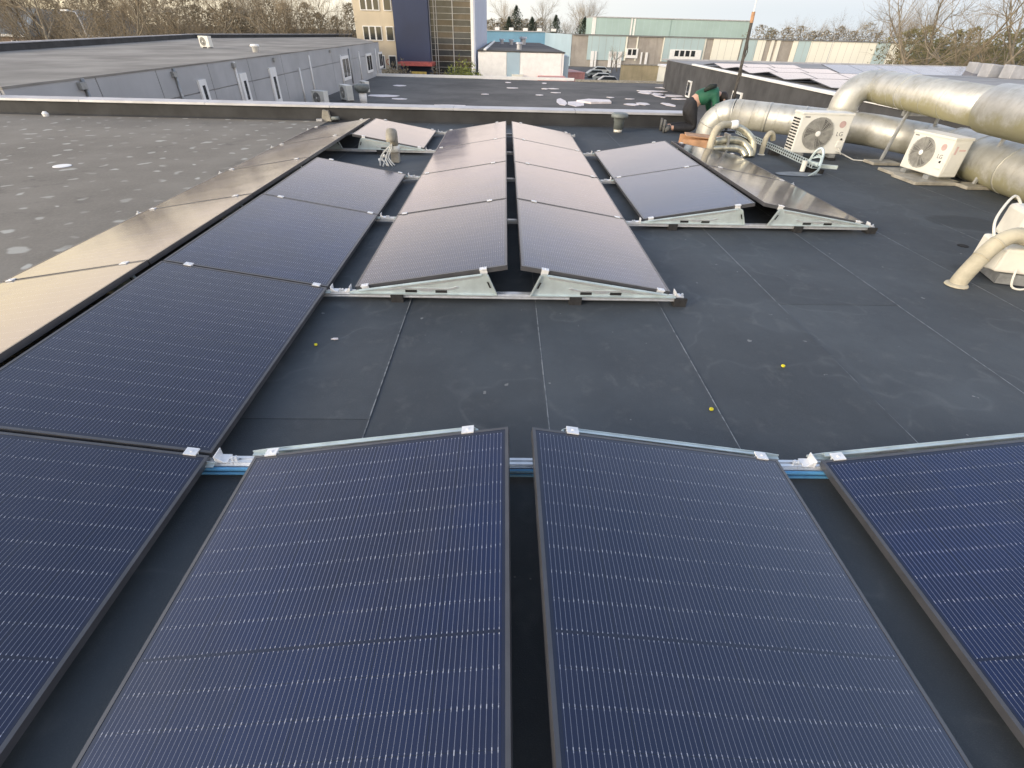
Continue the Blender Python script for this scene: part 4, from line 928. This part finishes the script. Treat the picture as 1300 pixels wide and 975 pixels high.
def container(u, Y, w_, d_, h_, label, rz=0):
    p = atY(u, 90, Y); e = thing('container', label, 'container', (p.x, Y, GZ), rz)
    MB().box(-w_/2, w_/2, 0, d_, .15, h_).build('body', M['terracotta'], e)
    nr = int(w_/.45)
    rm = MB().box(-.07, .07, -.05, -.002, .25, h_-.1).mesh('rib', M['terracotta'])
    for i in range(nr): link('rib', rm, e, (-w_/2+.3+i*(w_-.6)/max(1, nr-1), 0, 0))
    MB().box(-w_/2, w_/2, -.06, d_+.02, h_+.002, h_+.12).build('top_frame', M['terracotta'], e)
container(703, 66, 3.2, 5, 3.0, 'faded red container flush against the white building')
container(731, 76, 2.6, 14, 3.1, 'faded red container standing beyond the first in the yard', R_(12))
carb = {}
def car(u, Y, col, label, rz=0):
    p = atY(u, 95, Y); e = thing('parked_car', label, 'car', (p.x, Y, GZ+.02), rz, 'cars parked in the yard')
    if col not in carb: carb[col] = mat('car_paint', col, .25, .2, .03)
    MB().prism([(-2.1, .3), (2.1, .3), (2.15, .75), (1.3, .88), (.75, 1.4), (-1.2, 1.42), (-1.95, .95), (-2.15, .8)], 'y', -.85, .85).build('body', carb[col], e, bevel=.06)
    MB().prism([(1.15, .9), (.70, 1.33), (-1.1, 1.35), (-1.7, .95)], 'y', -.86, .86).build('side_windows', M['glassd'], e)
    for x in (-1.3, 1.35):
        for s in (-1, 1): MB().lathe([(.32, -.1), (.32, .1)], 14, Matrix.Translation((x, s*.8, .31)) @ Matrix.Rotation(math.pi/2, 4, 'X')).build('wheel', M['rubber'], e)
for u_, Y_, c_, lb in ((757, 118, (.30, .33, .32), 'grey green car parked by the yard, first behind the red container'), (767, 108, (.45, .48, .46), 'silver car parked in the middle of the yard row'), (775, 100, (.28, .30, .30), 'dark grey car parked nearest the lower roof edge'), (763, 130, (.62, .64, .62), 'pale car parked nearest the white dock doors')):
    car(u_, Y_, c_, lb, rg.uniform(-.15, .15))

# ------------------------------------------------------------------ bare trees
def tree_meshes(seed, h, spread, trunk_r, levels=5, lean=0, twigs=1.0):
    r = random.Random(seed); big = MB(); tw_ = MB()
    def grow(p, d, ln_, rad, lv):
        n = 3 if lv > 1 else 2; pts = [p]; q = p; dd = d.copy()
        for i in range(n):
            dd = (dd+Vector((r.uniform(-1, 1), r.uniform(-1, 1), r.uniform(-.6, .7)))*.26).normalized(); q = q+dd*ln_/n; pts.append(q)
        rs = [rad*(1-.45*i/n) for i in range(n+1)]
        (big if lv >= 3 else tw_).tube(pts, rs, 6 if lv >= 4 else 4 if lv == 3 else 3, False)
        if lv == 0: return
        nb = r.randint(3, 5) if lv > 2 else r.randint(4, 6) if lv == 2 else int(r.randint(5, 7)*twigs)
        for i in range(nb):
            f = r.uniform(.35, 1.0) if i else 1.0
            idx = min(n-1, int(f*n)); base = pts[idx].lerp(pts[idx+1], f*n-idx)
            ax = dd.orthogonal().normalized(); ax.rotate(Matrix.Rotation(r.uniform(0, 6.283), 3, dd))
            ang = r.uniform(.45, 1.15)*spread if i else r.uniform(.1, .4)
            nd = (dd*math.cos(ang)+ax*math.sin(ang)+Vector((0, 0, .06))).normalized()
            grow(base, nd, ln_*r.uniform(.62, .85), rs[-1]*r.uniform(.6, .85) if i else rs[-1]*.95, lv-1)
    grow(Vector((0, 0, 0)), Vector((lean, 0, 1)).normalized(), h*.30, trunk_r, levels)
    return big, tw_
protos = []
for i, (h, sp, tr_, lv, twg) in enumerate(((13, .75, .20, 5, 1), (15, .6, .24, 5, 1), (12, .9, .18, 5, 1), (16, .7, .30, 5, .34))):
    b_, t_ = tree_meshes(20+i, h, sp, tr_, lv, 0, twg)
    protos.append((b_.mesh('trunk', M['bark_w'] if i == 3 else M['bark'], True), t_.mesh('crown', M['twig'], False)))
def tree(i, loc_, s, rz, label, group, sz=1):
    e = thing('bare_tree', label, 'tree', loc_, rz, group); e.scale = (s, s, s*sz)
    link('trunk', protos[i][0], e); link('crown', protos[i][1], e)
rt_ = random.Random(77)
for i in range(64):                                  # wooded belt behind the grey building
    u_ = -60+i*8.2+rt_.uniform(-4, 4); Y_ = rt_.choice((72, 84, 96, 110))+rt_.uniform(-4, 4)
    if u_ > 452: u_ = 452; 
    p = atY(u_, 30, Y_); 
    if u_ > 425: Y_ = 118; p = atY(u_, 30, Y_)
    tree(rt_.choice((0, 1, 2)), (p.x, Y_, GZ), rt_.uniform(.8, 1.15), rt_.uniform(0, 6.28), 'bare brown tree in the wooded belt behind the grey building', 'bare trees behind the grey building')
for i, (u_, Y_, s) in enumerate(((30, 46, .85), (68, 50, .8), (150, 56, .85))):
    p = atY(u_, 30, Y_); tree(3, (p.x, Y_, GZ), s, i*2.1, 'larger pale barked tree standing in front of the blue grey house', 'pale barked trees')
for i, (u_, Y_, s) in enumerate(((112, 62, .8), (208, 68, .85), (262, 72, .9), (318, 78, .85), (362, 84, .9), (408, 112, 1.0))):
    p = atY(u_, 30, Y_); tree(3, (p.x, Y_, GZ), s, 1+i*1.7, 'pale barked tree with clear trunk standing before the brown belt', 'pale trunks before the belt')
for i, (u_, Y_, s, k) in enumerate(((1172, 60, .95, 3), (1200, 64, 1.0, 3), (1228, 60, 1.05, 3), (1264, 58, .95, 3), (1290, 64, 1.05, 3), (1320, 57, 1.0, 3))):
    p = atY(u_, 60, Y_); tree(k, (p.x, Y_, GZ), s, i*1.3+.4, 'tall bare tree with rising limbs beyond the bitumen building roof', 'tall bare trees on the right')
for i in range(16):                                   # low brown trees behind the striped warehouse
    u_ = 1010+i*12+rt_.uniform(-5, 5); Y_ = 205+rt_.uniform(-8, 8); p = atY(u_, 45, Y_)
    tree(rt_.choice((0, 2)), (p.x, Y_, GZ), rt_.uniform(1.1, 1.4) if u_ < 1100 else rt_.uniform(1.3, 1.8), rt_.uniform(0, 6.28), 'brown bare tree showing above the striped warehouse roof', 'trees behind the striped warehouse')
for i, u_ in enumerate((620, 626, 632, 638, 645, 664, 668, 683, 690, 695, 700, 712, 717, 722, 728, 735, 744, 750)):
    Y_ = 262+rt_.uniform(-12, 12); p = atY(u_, 40, Y_)
    tree(rt_.choice((0, 2, 1)), (p.x, Y_, GZ), rt_.uniform(1.0, 1.5), rt_.uniform(0, 6.28), 'distant bare tree on the skyline behind the blue hall', 'skyline trees behind the blue hall')
for i, u_ in enumerate((776, 783)):
    p = atY(u_, 90, 135+6*i); tree(0, (p.x, 135+6*i, GZ), .5, i*2, 'small bare yard tree in front of the teal cladding', 'small yard trees')
# conifers and evergreens
def leafy(name, p, h, rx, m, label, n, seed, cone=True, leaf=.5, group=None):
    r = random.Random(seed); e = thing(name, label, 'tree', p, 0, group); mb_ = MB()
    for i in range(n):
        f = r.random(); th = r.uniform(0, 6.283); q = math.sqrt(r.random())
        if cone: rad = rx*(1-f)**.8*(.8+.35*math.sin(th*3+f*17)); z = h*(.10+.9*f)
        else:
            rad = rx*math.sqrt(max(0, 1-(2*f-1)**2))*(.75+.35*math.sin(th*3+f*9)); z = h*(.15+.85*f)
        c = Vector((rad*q*math.cos(th), rad*q*math.sin(th), z))
        a_ = Vector((r.uniform(-1, 1), r.uniform(-1, 1), r.uniform(-.6, .8))).normalized()*leaf*r.uniform(.5, 1.4); b_ = a_.orthogonal().normalized()*leaf*.4
        mb_.poly([c-b_, c+a_*.5+b_, c+a_, c+b_*.6], [(0, 1, 2, 3)])
    mb_.build('crown', m, e); MB().tube([(0, 0, 0), (0, 0, h*.7)], [h*.02, h*.008], 6).build('trunk', M['bark'], e)
M['conifer'] = mat('dark_conifer', (.035, .05, .03), .8, 0, .4, .5); M['olive'] = mat('olive_foliage', (.14, .13, .05), .8, 0, .4, .4)
for i, (u_, h_, rx_) in enumerate(((655, 15.6, 8.5), (646, 12, 5.4), (675, 12.2, 7), (705, 13.0, 6), (741, 12.6, 7))):
    p = atY(u_, 40, 240); leafy('conifer', (p.x, 240, GZ), h_, rx_, M['conifer'], 'tallest dark conifer on the skyline behind the blue hall' if i == 0 else 'shorter dark conifer among bare trees on the skyline', 2600, i, group=None if i == 0 else 'shorter conifers')
p = atY(978, 40, 215); leafy('evergreen_tree', (p.x, 215, GZ), 10.5, 3.4, M['olive'], 'yellowish round tree beside the green hall end', 900, 31, False)
for i in range(9):
    u_ = 1150+i*20; Y_ = (74, 90, 82)[i % 3]; p = atY(u_, 60, Y_)
    leafy('evergreen_tree', (p.x, Y_, GZ), 8.6+.9*math.sin(i*2.1), 3.6, M['olive'], 'olive evergreen filling in behind the tall bare trees', 1100, 50+i, False, .5, 'olive evergreens on the right')
for i in range(26):
    u_ = -20+i*18.6+rt_.uniform(-5, 5); Y_ = rt_.choice((88, 100, 114)); Y_ = 120 if u_ > 420 else Y_; p = atY(min(u_, 448), 40, Y_)
    leafy('brown_thicket', (p.x, Y_, GZ), rt_.uniform(8.5, 12.5), 3.4, M['leafb'], 'brown leafless thicket under the bare trees behind the grey building', 1500, 200+i, False, .42, 'thickets behind the grey building')
for i in range(22):
    u_ = 618+i*6.2 if i < 12 else 965+(i-12)*17; Y_ = 250 if i < 12 else 200; p = atY(u_, 42, Y_)
    leafy('brown_thicket', (p.x, Y_, GZ), rt_.uniform(9.6, 12.4), 5.5, M['leafb'], 'brown leafless thicket on the skyline behind the halls', 900, 300+i, False, .6, 'thickets behind the halls')
# houses at the back
M['slate'] = mat('blue_grey_tile', (.20, .25, .30), .7, 0, .2, .3); M['brick'] = mat('brown_brick', (.24, .17, .13), .9, 0, .2, .5)
def house(u, Y, w_, d_, h_, rh, label, mr, mw, rz=0):
    p = atY(u, 40, Y); e = thing('house', label, 'house', (p.x, Y, GZ), rz)
    MB().box(-w_/2, w_/2, 0, d_, 0, h_).build('wall', mw, e)
    MB().prism([(-.4, h_+.01), (d_/2, h_+rh), (d_+.4, h_+.01), (d_/2, h_+rh-.35) if False else (d_+.4, h_-.2), (-.4, h_-.2)], 'x', -w_/2-.3, w_/2+.3).build('roof', mr, e)
    MB().box(-w_/2-.3, w_/2+.3, -.55, -.41, h_-.25, h_+.05).build('gutter', M['white'], e)
    n = max(2, int(w_/3))
    for i in range(n):
        x = -w_/2+(i+.5)*w_/n; wo = MB().box(x-.6, x+.6, -.08, -.002, h_-2.0, h_-.7).build('window', M['white'], e); MB().box(x-.5, x+.5, -.1, -.081, h_-1.9, h_-.8).build('pane', M['glassd'], wo)
house(70, 100, 17, 10, 5.4, 3.4, 'house with long blue grey roof behind the pale barked trees', M['slate'], M['brick'])
house(-30, 92, 14, 10, 5.4, 3.4, 'house with blue grey roof at the end of the grey building', M['slate'], M['brick'])
house(260, 128, 30, 10, 4.4, 1.2, 'low brown building with white fascia seen through the wooded belt', M['darkroof'], M['brick'])
house(1262, 122, 14, 12, 4.6, 1.0, 'low flat dark building with white fascia behind the tall bare trees', M['darkroof'], M['brick'])
house(1285, 100, 16, 10, 4.2, .8, 'small grey roofed shed with white fascia among the right trees', M['darkroof'], M['grey_clad'])
def lamp(u, Y, h_, label):
    p = atY(u, 40, Y); e = thing('street_lamp', label, 'street lamp', (p.x, Y, GZ))
    MB().tube([(0, 0, 0), (0, 0, h_*.9), (-.2, 0, h_), (-.9, 0, h_+.1)], [.09, .06, .05, .04], 8).build('post', M['coping'], e); MB().box(-1.5, -.85, -.14, .14, h_+.04, h_+.18).build('lamp_head', M['white'], e, bevel=.03)
lamp(108, 60, 8.0, 'street lamp with white head standing before the blue grey house'); lamp(1062, 150, 8.6, 'street lamp in front of the ivory band of the striped warehouse'); lamp(1050, 168+30, 9.0, 'street lamp rising behind the striped warehouse')
